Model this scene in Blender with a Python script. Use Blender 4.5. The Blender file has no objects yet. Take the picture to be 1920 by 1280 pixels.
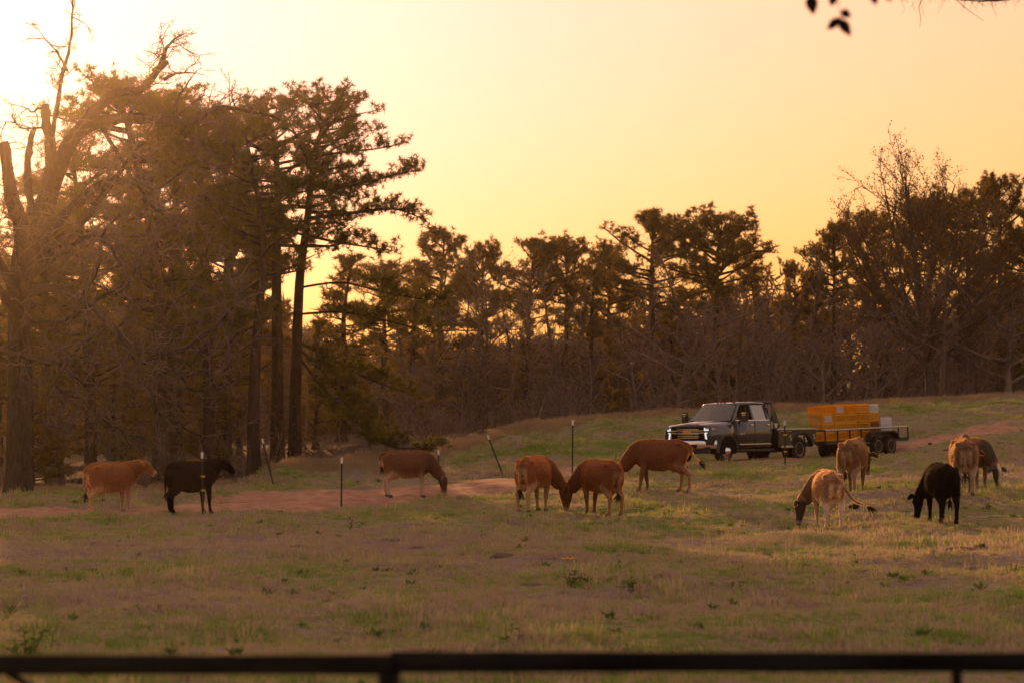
import bpy, bmesh, math, random
import numpy as np
from mathutils import Vector, Matrix, noise as mnoise

sc = bpy.context.scene
COL = sc.collection
R = math.radians

# ---------------------------------------------------------------- camera
F = 5333.0            # focal length in pixels of the 1920 px wide photograph (100 mm)
HORIZON = 680.0       # image row of the horizon
cam_d = bpy.data.cameras.new('camera')
cam = bpy.data.objects.new('camera', cam_d)
COL.objects.link(cam)
sc.camera = cam
cam.location = (0, 0, 0)
PITCH = math.atan((HORIZON - 640.0) / F)
cam.rotation_euler = (math.pi / 2 + PITCH, 0, 0)
cam_d.sensor_width = 36.0
cam_d.lens = 36.0 * F / 1920.0
cam_d.clip_start = 0.5
cam_d.clip_end = 4000
cam_d.dof.use_dof = True
cam_d.dof.focus_distance = 67.0
cam_d.dof.aperture_fstop = 2.4

# ---------------------------------------------------------------- world, sun, exposure
SUN_EL, SUN_AZ = R(6.8), R(-10.2)        # azimuth from +Y, negative is to the left
world = bpy.data.worlds.new('World')
sc.world = world
world.use_nodes = True
wn = world.node_tree
bg = wn.nodes['Background']
sky = wn.nodes.new('ShaderNodeTexSky')
sky.sky_type = 'NISHITA'
sky.sun_disc = False
sky.sun_elevation = SUN_EL
sky.sun_rotation = SUN_AZ
sky.altitude = 0
sky.air_density = 1.2
sky.dust_density = 3.0
sky.ozone_density = 1.0
# softer fall-off from the sunset to the rest of the sky (thin high cloud all over) and the warm white balance
sep = wn.nodes.new('ShaderNodeSeparateColor'); cmb = wn.nodes.new('ShaderNodeCombineColor')
wn.links.new(sky.outputs['Color'], sep.inputs['Color'])
for ch, g_, k_ in (('Red', .20, 6.4), ('Green', .30, 2.92), ('Blue', 1.0, .98)):
    pw = wn.nodes.new('ShaderNodeMath'); pw.operation = 'POWER'; pw.inputs[1].default_value = g_
    mu = wn.nodes.new('ShaderNodeMath'); mu.operation = 'MULTIPLY'; mu.inputs[1].default_value = k_
    wn.links.new(sep.outputs[ch], pw.inputs[0]); wn.links.new(pw.outputs[0], mu.inputs[0]); wn.links.new(mu.outputs[0], cmb.inputs[ch])
# half of it keeps the cooler tint the sky has away from the sun
bw = wn.nodes.new('ShaderNodeRGBToBW'); wn.links.new(sky.outputs['Color'], bw.inputs['Color'])
lp_ = wn.nodes.new('ShaderNodeMath'); lp_.operation = 'POWER'; lp_.inputs[1].default_value = -.76; wn.links.new(bw.outputs['Val'], lp_.inputs[0])
vs = wn.nodes.new('ShaderNodeVectorMath'); vs.operation = 'SCALE'; wn.links.new(sky.outputs['Color'], vs.inputs[0]); wn.links.new(lp_.outputs[0], vs.inputs['Scale'])
vm = wn.nodes.new('ShaderNodeVectorMath'); vm.operation = 'MULTIPLY'; vm.inputs[1].default_value = (4.3, 3.42, 3.4); wn.links.new(vs.outputs[0], vm.inputs[0])
mxs = wn.nodes.new('ShaderNodeMix'); mxs.data_type = 'RGBA'; mxs.inputs['Factor'].default_value = 0.5
wn.links.new(cmb.outputs['Color'], mxs.inputs['A']); wn.links.new(vm.outputs[0], mxs.inputs['B'])
wn.links.new(mxs.outputs['Result'], bg.inputs['Color'])
bg.inputs['Strength'].default_value = 0.10

sun_d = bpy.data.lights.new('sun', 'SUN')
sun_d.energy = 4.0
sun_d.angle = R(0.6)
sun_d.color = (1.0, 0.50, 0.18)
sun = bpy.data.objects.new('sun', sun_d)
COL.objects.link(sun)
sdir = Vector((math.sin(SUN_AZ) * math.cos(SUN_EL), math.cos(SUN_AZ) * math.cos(SUN_EL), math.sin(SUN_EL)))
sun.rotation_euler = sdir.to_track_quat('Z', 'Y').to_euler()

sc.view_settings.view_transform = 'Standard'
sc.view_settings.look = 'None'
sc.view_settings.gamma = 1
sc.view_settings.exposure = 0.24
sc.view_settings.use_curve_mapping = False
sc.cycles.use_denoising = True
sc.cycles.denoising_input_passes = 'RGB_ALBEDO_NORMAL'
sc.cycles.max_bounces = 7
sc.cycles.diffuse_bounces = 3
sc.cycles.glossy_bounces = 3
sc.cycles.transmission_bounces = 5
sc.cycles.transparent_max_bounces = 8
sc.cycles.volume_bounces = 0
sc.cycles.caustics_reflective = False
sc.cycles.caustics_refractive = False

HAZE_DENSITY = 0.00020

# ---------------------------------------------------------------- helpers
def tag(o, label=None, cat=None, group=None, kind=None):
    if label: o['label'] = label
    if cat: o['category'] = cat
    if group: o['group'] = group
    if kind: o['kind'] = kind
    return o

def empty(name, loc=(0, 0, 0), rz=0.0):
    o = bpy.data.objects.new(name, None)
    o.empty_display_size = 0.3
    COL.objects.link(o)
    o.location = loc
    o.rotation_euler = (0, 0, rz)
    return o

def link_mesh(name, me, mat=None, parent=None):
    o = bpy.data.objects.new(name, me)
    COL.objects.link(o)
    if mat is not None and not me.materials: me.materials.append(mat)
    if parent is not None: o.parent = parent
    return o

def np_mesh(name, V, Fc, smooth=False):
    """V (n,3), Fc (m,k) with one face size k"""
    V = np.asarray(V, dtype=np.float32); Fc = np.asarray(Fc, dtype=np.int32)
    me = bpy.data.meshes.new(name)
    m, k = Fc.shape
    me.vertices.add(len(V)); me.vertices.foreach_set('co', V.ravel())
    me.loops.add(m * k); me.loops.foreach_set('vertex_index', Fc.ravel())
    me.polygons.add(m)
    me.polygons.foreach_set('loop_start', np.arange(0, m * k, k, dtype=np.int32))
    me.polygons.foreach_set('loop_total', np.full(m, k, dtype=np.int32))
    me.polygons.foreach_set('use_smooth', np.full(m, smooth, dtype=bool))
    me.update(calc_edges=True)
    return me

class MB:
    """collects shapes and links them as ONE mesh object"""
    def __init__(s): s.v = []; s.f = []; s.sm = []
    def add(s, V, Fc, smooth=False):
        o = len(s.v)
        s.v += [tuple(p) for p in V]
        for f in Fc: s.f.append([i + o for i in f]); s.sm.append(smooth)
        return s
    def box(s, c, d, rz=0.0, ry=0.0, rx=0.0):
        M = Matrix.Translation(c) @ Matrix.Rotation(rz, 4, 'Z') @ Matrix.Rotation(ry, 4, 'Y') @ Matrix.Rotation(rx, 4, 'X')
        V = [M @ Vector((sx * d[0] / 2, sy * d[1] / 2, sz * d[2] / 2)) for sx in (-1, 1) for sy in (-1, 1) for sz in (-1, 1)]
        return s.add(V, [(0, 1, 3, 2), (4, 6, 7, 5), (0, 4, 5, 1), (2, 3, 7, 6), (0, 2, 6, 4), (1, 5, 7, 3)])
    def tube(s, pts, rad, n=8, cap=True, smooth=True):
        pts = [Vector(p) for p in pts]
        if not hasattr(rad, '__len__'): rad = [rad] * len(pts)
        V = []; u = None
        for i, p in enumerate(pts):
            t = (pts[min(i + 1, len(pts) - 1)] - pts[max(i - 1, 0)])
            t = t.normalized() if t.length > 1e-9 else Vector((0, 0, 1))
            if u is None:
                u = t.orthogonal().normalized()
            else:
                u = (u - t * u.dot(t)); u = u.normalized() if u.length > 1e-6 else t.orthogonal().normalized()
            w = t.cross(u)
            for k in range(n):
                a = 2 * math.pi * k / n
                V.append(p + (u * math.cos(a) + w * math.sin(a)) * rad[i])
        Fc = []
        for i in range(len(pts) - 1):
            for k in range(n):
                a = i * n + k; b = i * n + (k + 1) % n
                Fc.append((a, b, b + n, a + n))
        if cap:
            Fc.append(tuple(range(n - 1, -1, -1)))
            Fc.append(tuple(range((len(pts) - 1) * n, len(pts) * n)))
        return s.add(V, Fc, smooth)
    def rings(s, rings, cap=True, smooth=True, closed=True):
        n = len(rings[0]); V = [p for r in rings for p in r]; Fc = []
        for i in range(len(rings) - 1):
            for k in range(n if closed else n - 1):
                a = i * n + k; b = i * n + (k + 1) % n
                Fc.append((a, b, b + n, a + n))
        if cap:
            Fc.append(tuple(range(n - 1, -1, -1)))
            Fc.append(tuple(range((len(rings) - 1) * n, len(rings) * n)))
        return s.add(V, Fc, smooth)
    def prism(s, poly, a, b, axis='y'):
        """poly: outline in the plane across axis, extruded from a to b"""
        def P(u, v, t):
            return {'y': (u, t, v), 'x': (t, u, v), 'z': (u, v, t)}[axis]
        n = len(poly)
        V = [P(u, v, a) for u, v in poly] + [P(u, v, b) for u, v in poly]
        Fc = [tuple(range(n - 1, -1, -1)), tuple(range(n, 2 * n))]
        Fc += [(i, (i + 1) % n, (i + 1) % n + n, i + n) for i in range(n)]
        return s.add(V, Fc)
    def lathe(s, prof, c=(0, 0, 0), axis='y', n=24, smooth=True):
        rings = []
        for r, h in prof:
            ring = []
            for k in range(n):
                a = 2 * math.pi * k / n
                u, v = r * math.cos(a), r * math.sin(a)
                p = {'y': (u, h, v), 'x': (h, u, v), 'z': (u, v, h)}[axis]
                ring.append((p[0] + c[0], p[1] + c[1], p[2] + c[2]))
            rings.append(ring)
        return s.rings(rings, True, smooth)
    def build(s, name, mat, parent=None, bevel=0.0, seg=2):
        me = bpy.data.meshes.new(name)
        me.from_pydata([tuple(p) for p in s.v], [], s.f)
        me.polygons.foreach_set('use_smooth', np.array(s.sm, dtype=bool))
        bm = bmesh.new(); bm.from_mesh(me)
        bmesh.ops.recalc_face_normals(bm, faces=bm.faces)
        if bevel > 0:
            es = [e for e in bm.edges if len(e.link_faces) == 2 and e.calc_face_angle(0) > R(28)]
            bmesh.ops.bevel(bm, geom=es, offset=bevel, segments=seg, affect='EDGES', clamp_overlap=True)
            for f in bm.faces: f.smooth = True
        bm.to_mesh(me); bm.free()
        if bevel > 0:
            me.set_sharp_from_angle(angle=R(38))
        me.update()
        return link_mesh(name, me, mat, parent)

def copy_tree(o, parent=None):
    c = o.copy(); COL.objects.link(c); c.parent = parent
    for ch in list(o.children): copy_tree(ch, c)
    return c

# ---------------------------------------------------------------- materials
def mat(name, col, rough=0.7, metal=0.0, **kw):
    m = bpy.data.materials.new(name); m.use_nodes = True
    b = m.node_tree.nodes['Principled BSDF']
    b.inputs['Base Color'].default_value = (*col, 1)
    b.inputs['Roughness'].default_value = rough
    b.inputs['Metallic'].default_value = metal
    if rough >= .75: b.inputs['Specular IOR Level'].default_value = .06
    for k, v in kw.items(): b.inputs[k.replace('_', ' ')].default_value = v
    return m

def nodes(m): return m.node_tree.nodes, m.node_tree.links, m.node_tree.nodes['Principled BSDF']

def ramp(nt, stops, src, links):
    r = nt.new('ShaderNodeValToRGB')
    els = r.color_ramp.elements
    while len(els) < len(stops): els.new(0.5)
    for e, (p, c) in zip(els, stops):
        e.position = p; e.color = (*c, 1) if len(c) == 3 else c
    links.new(src, r.inputs['Fac'])
    return r.outputs['Color']

def noise_tex(nt, links, vec, scale, detail=4, rough=0.55):
    n = nt.new('ShaderNodeTexNoise'); n.inputs['Scale'].default_value = scale
    n.inputs['Detail'].default_value = detail; n.inputs['Roughness'].default_value = rough
    if vec is not None: links.new(vec, n.inputs['Vector'])
    return n.outputs['Fac']

def noisy(name, c1, c2, scale, rough=0.8, bump=0.0, metal=0.0, vec='Object', stretch=None, detail=5):
    m = mat(name, c1, rough, metal); nt, lk, b = nodes(m)
    tc = nt.new('ShaderNodeTexCoord'); v = tc.outputs[vec]
    if stretch:
        mp = nt.new('ShaderNodeMapping'); mp.inputs['Scale'].default_value = stretch
        lk.new(v, mp.inputs['Vector']); v = mp.outputs['Vector']
    n = noise_tex(nt, lk, v, scale, detail)
    lk.new(ramp(nt, [(0.3, c1), (0.7, c2)], n, lk), b.inputs['Base Color'])
    if bump:
        bp = nt.new('ShaderNodeBump'); bp.inputs['Strength'].default_value = bump; bp.inputs['Distance'].default_value = 0.05
        lk.new(n, bp.inputs['Height']); lk.new(bp.outputs['Normal'], b.inputs['Normal'])
    return m

def leaf_mat(name, c1, c2, trans=0.35, scale=0.6, tcol=None):
    """thin foliage: diffuse + translucent, mottled by place"""
    m = bpy.data.materials.new(name); m.use_nodes = True
    nt, lk = m.node_tree.nodes, m.node_tree.links
    nt.remove(nt['Principled BSDF'])
    g = nt.new('ShaderNodeNewGeometry')
    n = noise_tex(nt, lk, g.outputs['Position'], scale, 3)
    c = ramp(nt, [(0.35, c1), (0.65, c2)], n, lk)
    d = nt.new('ShaderNodeBsdfDiffuse'); t = nt.new('ShaderNodeBsdfTranslucent')
    lk.new(c, d.inputs['Color'])
    if tcol:
        t.inputs['Color'].default_value = (*tcol, 1)
    else: lk.new(c, t.inputs['Color'])
    mx = nt.new('ShaderNodeMixShader'); mx.inputs[0].default_value = trans
    lk.new(d.outputs[0], mx.inputs[1]); lk.new(t.outputs[0], mx.inputs[2])
    lk.new(mx.outputs[0], nt['Material Output'].inputs['Surface'])
    return m

# ---------------------------------------------------------------- from photograph pixel to place
def P(px, py, D):
    return Vector(((px - 960.0) * D / F, D, -(py - HORIZON) * D / F))
# ---------------------------------------------------------------- terrain
CTRL = [(960,1280,24.5),(0,1280,24.5),(1920,1280,24.5),(0,1124,36),(960,1124,36),(1920,1118,36),
 (0,1036,50),(960,1032,50),(1920,1022,50),(1560,990,62),(1760,983,62),(1010,958,67),(220,955,71.5),(370,963,70),
 (760,935,80),(1240,923,75),(1605,920,72),(1810,930,68),(0,988,65),(0,936,80),(500,908,100),(300,926,88),(0,926,90),
 (640,955,74),(600,912,84),(560,906,95),(960,889,92),(850,842,113),(930,830,112),(1000,821,112),(1100,801,113),(1230,784,116),(1400,777,120),
 (1700,758,126),(1920,744,130),(1900,870,86),(1900,800,110),(1900,960,65),(1100,868,95),(1360,868,97),(1500,861,100.3),
 (1414,864,101.5),(1663,848,105.4),(1550,855,106.5),(700,880,108),(200,910,110)]
cp = [((px-960)*D/F, D, -(py-HORIZON)*D/F) for px,py,D in CTRL]
for x in (-14,-5,5,14): cp.append((x, 12, -2.6)); cp.append((x, -10, -2.6))
for x in (-70,-40,40,70): cp.append((x, 20, -2.7 + 0.006*x))
cp += [(-40,70,-3.8),(-70,110,-4.3),(-40,120,-4.4),(-25,150,-4.4),(0,160,-4.2),(12,150,-3.4),(30,165,-2.6),(50,160,-1.6),(45,90,-1.9),(60,130,-.9),
       (-30,230,-4.6),(20,230,-3.6),(70,230,-2.0),(80,80,-1.2)]
cp = np.array(cp, dtype=float)
_s = 20.0
def _phi(r2): return 0.5 * r2 * np.log(r2 + 1e-9)
def _solve():
    X = cp[:, :2] / _s; n = len(X)
    d2 = ((X[:, None] - X[None]) ** 2).sum(-1)
    A = np.zeros((n+3, n+3)); A[:n,:n] = _phi(d2) + np.eye(n) * 0.004
    A[:n, n] = 1; A[:n, n+1:] = X; A[n, :n] = 1; A[n+1:, :n] = X.T
    b = np.zeros(n+3); b[:n] = cp[:, 2]
    return X, np.linalg.solve(A, b)
_X, _W = _solve()
_rs = np.random.RandomState(3)
_waves = [(_rs.uniform(.25, 2.2), _rs.uniform(0, 6.28), _rs.uniform(0, 6.28)) for _ in range(18)]
def ground_z(x, y, bumps=True):
    x = np.asarray(x, float); y = np.asarray(y, float)
    xs, ys = np.clip(x, -80, 80), np.clip(y, -10, 232)
    out = np.empty(x.shape); fl = out.ravel(); xf, yf = xs.ravel()/_s, ys.ravel()/_s
    for i in range(0, len(xf), 20000):
        sl = slice(i, i+20000)
        d2 = (xf[sl, None]-_X[None,:,0])**2 + (yf[sl, None]-_X[None,:,1])**2
        fl[sl] = _phi(d2) @ _W[:-3] + _W[-3] + _W[-2]*xf[sl] + _W[-1]*yf[sl]
    out = fl.reshape(x.shape)
    if bumps:
        b = np.zeros(x.shape)
        for k, a, p in _waves:
            b += np.sin(k*1.7*(x*math.cos(a)+y*math.sin(a))+p) * 0.024/(0.35+k)
        crest = np.exp(-((y-(112+0.25*np.clip(x,-5,30)))/5.0)**2) * np.clip((x+3)/4, 0, 1) * np.clip((16-x)/8, 0, 1)
        b += crest*0.10*(np.sin(x*1.9+1)+np.sin(x*0.83+y*.7)+.6*np.sin(x*4.1+y*1.3))
        berm = np.exp(-((x+6.3)/2.2)**4) * np.clip((y-91)/1.6, 0, 1) * np.clip((101-y)/4, 0, 1)   # bank of earth behind the track
        b += berm*(0.55 + 0.08*np.sin(x*2.3))
        out = out + b
    return out
def gz(x, y): return float(ground_z(np.array([x]), np.array([y]))[0])
_Dm = np.arange(18, 175, 0.1)
def hit(px, py):
    """where the line of sight of a photograph pixel meets the ground"""
    xs = (px-960.0)*_Dm/F; zs = -(py-HORIZON)*_Dm/F
    g = ground_z(xs, _Dm)
    k = np.argmax(zs <= g)
    if zs[k] > g[k]: k = len(_Dm)-1
    return Vector((xs[k], _Dm[k], g[k]))

# field-wide colour of the sward, shared by the soil and the blades
def sward_color(nt, lk, green_bias=0.0):
    g = nt.new('ShaderNodeNewGeometry')
    mp = nt.new('ShaderNodeMapping'); mp.inputs['Scale'].default_value = (0.55, 1.0, 0.0)
    lk.new(g.outputs['Position'], mp.inputs['Vector'])
    v = mp.outputs['Vector']
    big = noise_tex(nt, lk, v, 0.16, 3, 0.6)
    mid = noise_tex(nt, lk, v, 0.9, 4, 0.6)
    fine = noise_tex(nt, lk, g.outputs['Position'], 5.0, 4, 0.75)
    a = nt.new('ShaderNodeMath'); a.operation = 'MULTIPLY_ADD'; a.inputs[1].default_value = 1.25; lk.new(big, a.inputs[0])
    b = nt.new('ShaderNodeMath'); b.operation = 'MULTIPLY_ADD'; b.inputs[1].default_value = 1.0; lk.new(mid, b.inputs[0]); lk.new(a.outputs[0], b.inputs[2])
    c = nt.new('ShaderNodeMath'); c.operation = 'MULTIPLY_ADD'; c.inputs[1].default_value = 0.5; lk.new(fine, c.inputs[0]); lk.new(b.outputs[0], c.inputs[2])
    # broad belts across the field: a dry mauve belt in the middle, greener ground before and behind it
    sx_ = nt.new('ShaderNodeSeparateXYZ'); lk.new(g.outputs['Position'], sx_.inputs[0])
    mr = nt.new('ShaderNodeMapRange'); mr.inputs['From Min'].default_value = 20; mr.inputs['From Max'].default_value = 130; lk.new(sx_.outputs['Y'], mr.inputs['Value'])
    gr = lambda v: (v, v, v)
    belt = ramp(nt, [((y_-20)/110, gr(v)) for y_, v in ((22,.58),(32,.60),(41,.46),(51,.36),(57,.44),(63,.60),(75,.55),(95,.52),(108,.60),(128,.60))], mr.outputs['Result'], lk)
    bm_ = nt.new('ShaderNodeMath'); bm_.operation = 'MULTIPLY_ADD'; bm_.inputs[1].default_value = 0.75; bm_.inputs[2].default_value = -0.375-0.94-0.02+green_bias
    lk.new(belt, bm_.inputs[0]); lk.new(bm_.outputs[0], a.inputs[2])
    return c.outputs[0], g

C_DRY   = (0.450, 0.335, 0.268)
C_STRAW = (0.520, 0.440, 0.225)
C_OLIVE = (0.350, 0.370, 0.115)
C_GREEN = (0.235, 0.330, 0.060)

m_ground = mat('pasture_soil', (.15,.12,.06), 0.95); nt, lk, b = nodes(m_ground)
b.inputs['Specular IOR Level'].default_value = 0.1
s, geo = sward_color(nt, lk, -0.02)
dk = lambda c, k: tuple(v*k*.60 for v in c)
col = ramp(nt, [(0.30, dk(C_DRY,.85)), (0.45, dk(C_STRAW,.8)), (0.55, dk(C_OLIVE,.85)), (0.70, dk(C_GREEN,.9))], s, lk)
# bare red earth where the track and the worn ground by the wood lie
att = nt.new('ShaderNodeAttribute'); att.attribute_name = 'bare'
n2 = noise_tex(nt, lk, geo.outputs['Position'], 1.6, 5, 0.65)
ad = nt.new('ShaderNodeMath'); ad.operation='MULTIPLY_ADD'; ad.inputs[1].default_value=0.7; lk.new(n2, ad.inputs[0]); lk.new(att.outputs['Fac'], ad.inputs[2])
mask = ramp(nt, [(0.80,(0,0,0)),(0.98,(1,1,1))], ad.outputs[0], lk)
n3 = noise_tex(nt, lk, geo.outputs['Position'], 3.0, 6, 0.7)
dirt = ramp(nt, [(0.28,(0.25,0.125,0.075)),(0.5,(0.40,0.21,0.13)),(0.72,(0.54,0.31,0.20))], n3, lk)
mx = nt.new('ShaderNodeMix'); mx.data_type='RGBA'
lk.new(mask, mx.inputs['Factor']); lk.new(col, mx.inputs['A']); lk.new(dirt, mx.inputs['B'])
# forest floor under the trees: leaf litter
att2 = nt.new('ShaderNodeAttribute'); att2.attribute_name = 'litter'
mx2 = nt.new('ShaderNodeMix'); mx2.data_type='RGBA'
lit = ramp(nt, [(0.3,(0.035,0.022,0.013)),(0.7,(0.075,0.045,0.027))], n3, lk)
lk.new(att2.outputs['Fac'], mx2.inputs['Factor']); lk.new(mx.outputs['Result'], mx2.inputs['A']); lk.new(lit, mx2.inputs['B'])
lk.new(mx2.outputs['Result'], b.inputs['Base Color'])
bp = nt.new('ShaderNodeBump'); bp.inputs['Strength'].default_value=0.9; bp.inputs['Distance'].default_value=0.06
lk.new(n3, bp.inputs['Height']); lk.new(bp.outputs['Normal'], b.inputs['Normal'])

# centre line and half width of the dirt track
_trk = [hit(-60,962), hit(180,958), hit(400,945), hit(640,930), hit(800,912), hit(960,897), P(1130,884,93), P(1300,872,95), P(1430,866,98.8), P(1560,857,102.5), P(1700,848,106.5), P(1930,829,113), P(2300,800,122)]
_tw  = [2.8, 2.6, 2.5, 2.9, 2.2, 1.5, 1.2, 1.2, 1.3, 1.1, .6, .3, .25]
def _spline(pts, n):
    pts = [Vector(p) for p in pts]; out = []
    for i in range(len(pts)-1):
        p0, p1, p2, p3 = pts[max(i-1,0)], pts[i], pts[i+1], pts[min(i+2,len(pts)-1)]
        for k in range(n):
            t = k/n
            out.append(0.5*((2*p1)+(p2-p0)*t+(2*p0-5*p1+4*p2-p3)*t*t+(3*p1-p0-3*p2+p3)*t**3))
    out.append(pts[-1]); return out
trk = np.array([(p.x, p.y) for p in _spline(_trk, 30)])
trw = np.interp(np.arange(len(trk))/30.0, np.arange(len(_tw)), _tw)
def track_dist(x, y):
    """signed distance outside the track edge (negative on the track)"""
    x = np.asarray(x); y = np.asarray(y)
    d = np.full(x.shape, 1e9)
    for (tx, ty), w in zip(trk, trw):
        d = np.minimum(d, np.hypot(x-tx, y-ty)-w)
    return d
def bare_at(x, y):
    d = track_dist(x, y)
    bare = np.clip(0.55 - d*0.42, 0, 1.0)
    # green strip between two ruts on the left
    strip = np.exp(-((x+10.5)/3.2)**4) * np.exp(-((y-(75.5+0.12*(x+10)))/1.25)**2)
    strip += 0.8*np.exp(-((x+14)/4.0)**4) * np.exp(-((y-73.5)/1.2)**2)
    bare = bare*(1-np.clip(strip,0,1))
    bare = np.maximum(bare, 0.75*np.exp(-((x-17.5)/4)**4)*np.exp(-((y-(109+.35*(x-17)))/2.0)**2))
    return bare
def litter_at(x, y):
    edge = np.interp(x, [-60,-20,-8.5,-7,-3,1,8,20,60],[87,87,90,99,112,119,126,136,148])
    return np.clip((y-edge)/2.5, 0, 1)

xs = np.concatenate([np.linspace(-420,-60,10)[:-1], np.linspace(-60,-24,25)[:-1], np.linspace(-24,26,151)[:-1], np.linspace(26,70,24)[:-1], np.linspace(70,420,10)])
ys = np.concatenate([np.linspace(-80,6,12)[:-1], np.linspace(6,62,120)[:-1], np.linspace(62,132,250)[:-1], np.linspace(132,240,40)[:-1], np.linspace(240,650,10)])
GX, GY = np.meshgrid(xs, ys)
GZ = ground_z(GX, GY)
V = np.stack([GX.ravel(), GY.ravel(), GZ.ravel()], 1)
nx, ny = len(xs), len(ys)
ii, jj = np.meshgrid(np.arange(nx-1), np.arange(ny-1)); a = (jj*nx+ii).ravel()
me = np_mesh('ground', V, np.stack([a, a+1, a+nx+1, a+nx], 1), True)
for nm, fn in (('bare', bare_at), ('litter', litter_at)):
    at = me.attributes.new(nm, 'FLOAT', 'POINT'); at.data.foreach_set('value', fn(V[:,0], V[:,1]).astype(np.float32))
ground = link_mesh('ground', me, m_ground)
tag(ground, 'rolling cattle pasture of short winter grass rising to a low crest', 'pasture', kind='structure')

# the dirt track: a sheet just over the ground with ragged edges
m_track = mat('red_dirt', (.3,.15,.08), 0.95); nt, lk, b = nodes(m_track)
b.inputs['Specular IOR Level'].default_value = 0.1
g = nt.new('ShaderNodeNewGeometry')
n3 = noise_tex(nt, lk, g.outputs['Position'], 3.0, 6, 0.7)
lk.new(ramp(nt, [(0.28,(0.25,0.125,0.075)),(0.5,(0.40,0.21,0.13)),(0.72,(0.54,0.31,0.20))], n3, lk), b.inputs['Base Color'])
bp = nt.new('ShaderNodeBump'); bp.inputs['Strength'].default_value=1.0; bp.inputs['Distance'].default_value=0.05
lk.new(n3, bp.inputs['Height']); lk.new(bp.outputs['Normal'], b.inputs['Normal'])
rr = random.Random(5)
V = []; Fc = []; nc = 31
for i in range(len(trk)):
    t = trk[min(i+1,len(trk)-1)] - trk[max(i-1,0)]; t = t/np.hypot(*t); nrm = np.array([-t[1], t[0]])
    e0 = 0.78 + 0.18*math.sin(i*.43)*math.sin(i*.12+1) + rr.uniform(-.08,.08); e1 = 0.78 + 0.18*math.sin(i*.3+2)*math.sin(i*.17) + rr.uniform(-.08,.08)
    for k in range(nc):
        u = -e0 + (e0+e1)*k/(nc-1)
        p = trk[i] + nrm*trw[i]*u
        V.append((p[0], p[1], 0))
V = np.array(V)
strip = np.exp(-((V[:,0]+11.5)/4.5)**4)
V[:,2] = ground_z(V[:,0], V[:,1]) + 0.004
n_t = len(trk)
keep = []
for i in range(n_t-1):
    for k in range(nc-1):
        cx, cy = V[i*nc+k,0], V[i*nc+k,1]
        if bare_at(np.array([cx]), np.array([cy]))[0] > 0.80:
            keep.append((i*nc+k, i*nc+k+1, (i+1)*nc+k+1, (i+1)*nc+k))
track = link_mesh('dirt_track', np_mesh('dirt_track', V, np.array(keep), True), m_track)
tag(track, 'red dirt farm track curving across the pasture towards the truck', 'track', kind='structure')

# ---------------------------------------------------------------- haze
m_haze = bpy.data.materials.new('haze'); m_haze.use_nodes = True
nt, lk = m_haze.node_tree.nodes, m_haze.node_tree.links
nt.remove(nt['Principled BSDF'])
pv = nt.new('ShaderNodeVolumePrincipled')
pv.inputs['Color'].default_value = (0.38, 0.31, 0.24, 1)
pv.inputs['Density'].default_value = HAZE_DENSITY
pv.inputs['Anisotropy'].default_value = 0.92
lk.new(pv.outputs[0], nt['Material Output'].inputs['Volume'])
hz = MB().box((0, 285, 10.0), (900, 780, 34.0)).build('haze', m_haze)
tag(hz, 'thin golden evening haze hanging over the field and the trees', 'haze', kind='stuff')
# ---------------------------------------------------------------- trees
m_bark_pine = noisy('pine_bark', (0.030,0.019,0.014), (0.075,0.047,0.034), 9.0, 0.95, 0.8, stretch=(1,1,0.25))
m_bark_grey = noisy('grey_bark', (0.022,0.018,0.015), (0.060,0.049,0.043), 10.0, 0.95, 0.7, stretch=(1,1,0.3))
m_bark_brown = noisy('brown_bark', (0.070,0.049,0.039), (0.150,0.110,0.090), 9.0, 0.95, 0.5, stretch=(1,1,0.3))
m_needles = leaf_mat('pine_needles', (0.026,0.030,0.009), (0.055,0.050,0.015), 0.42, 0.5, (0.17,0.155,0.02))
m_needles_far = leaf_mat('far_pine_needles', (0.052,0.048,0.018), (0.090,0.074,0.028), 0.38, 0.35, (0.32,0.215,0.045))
m_dead_leaf = leaf_mat('dry_leaves', (0.10,0.052,0.03), (0.15,0.085,0.048), 0.3, 0.8)
m_buds = leaf_mat('buds', (0.12,0.075,0.03), (0.17,0.11,0.04), 0.4, 0.8)
m_twigmass = noisy('twig_grey', (0.125,0.088,0.074), (0.25,0.185,0.158), 3.0, 0.95)

m_paletwig = noisy('pale_twig', (0.065,0.051,0.046), (0.16,0.13,0.118), 3.0, 0.95)

class Twigs:
    """fast collector of tapered branch tubes (numpy)"""
    def __init__(s): s.V = []; s.F = []; s.n = 0
    def tube(s, pts, rad, k=5):
        pts = np.asarray(pts, float); rad = np.asarray(rad, float); m = len(pts)
        t = np.gradient(pts, axis=0); t /= np.linalg.norm(t, axis=1, keepdims=True) + 1e-9
        ref = np.array([0.31, 0.95, 0.05]) if abs(t[0,2]) > .7 else np.array([0.1, 0.15, 1.0])
        u = np.cross(t, ref); u /= np.linalg.norm(u, axis=1, keepdims=True) + 1e-9
        w = np.cross(t, u)
        a = np.arange(k) * 2 * math.pi / k
        ring = pts[:,None,:] + (u[:,None,:]*np.cos(a)[None,:,None] + w[:,None,:]*np.sin(a)[None,:,None]) * rad[:,None,None]
        base = s.n
        s.V.append(ring.reshape(-1,3)); s.n += m*k
        i, j = np.meshgrid(np.arange(m-1), np.arange(k), indexing='ij'); i=i.ravel(); j=j.ravel(); j2=(j+1)%k
        s.F.append(np.stack([i*k+j, i*k+j2, (i+1)*k+j2, (i+1)*k+j], 1) + base)
    def build(s, name, m, parent=None, smooth=True):
        if not s.V: return None
        return link_mesh(name, np_mesh(name, np.concatenate(s.V), np.concatenate(s.F), smooth), m, parent)

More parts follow.
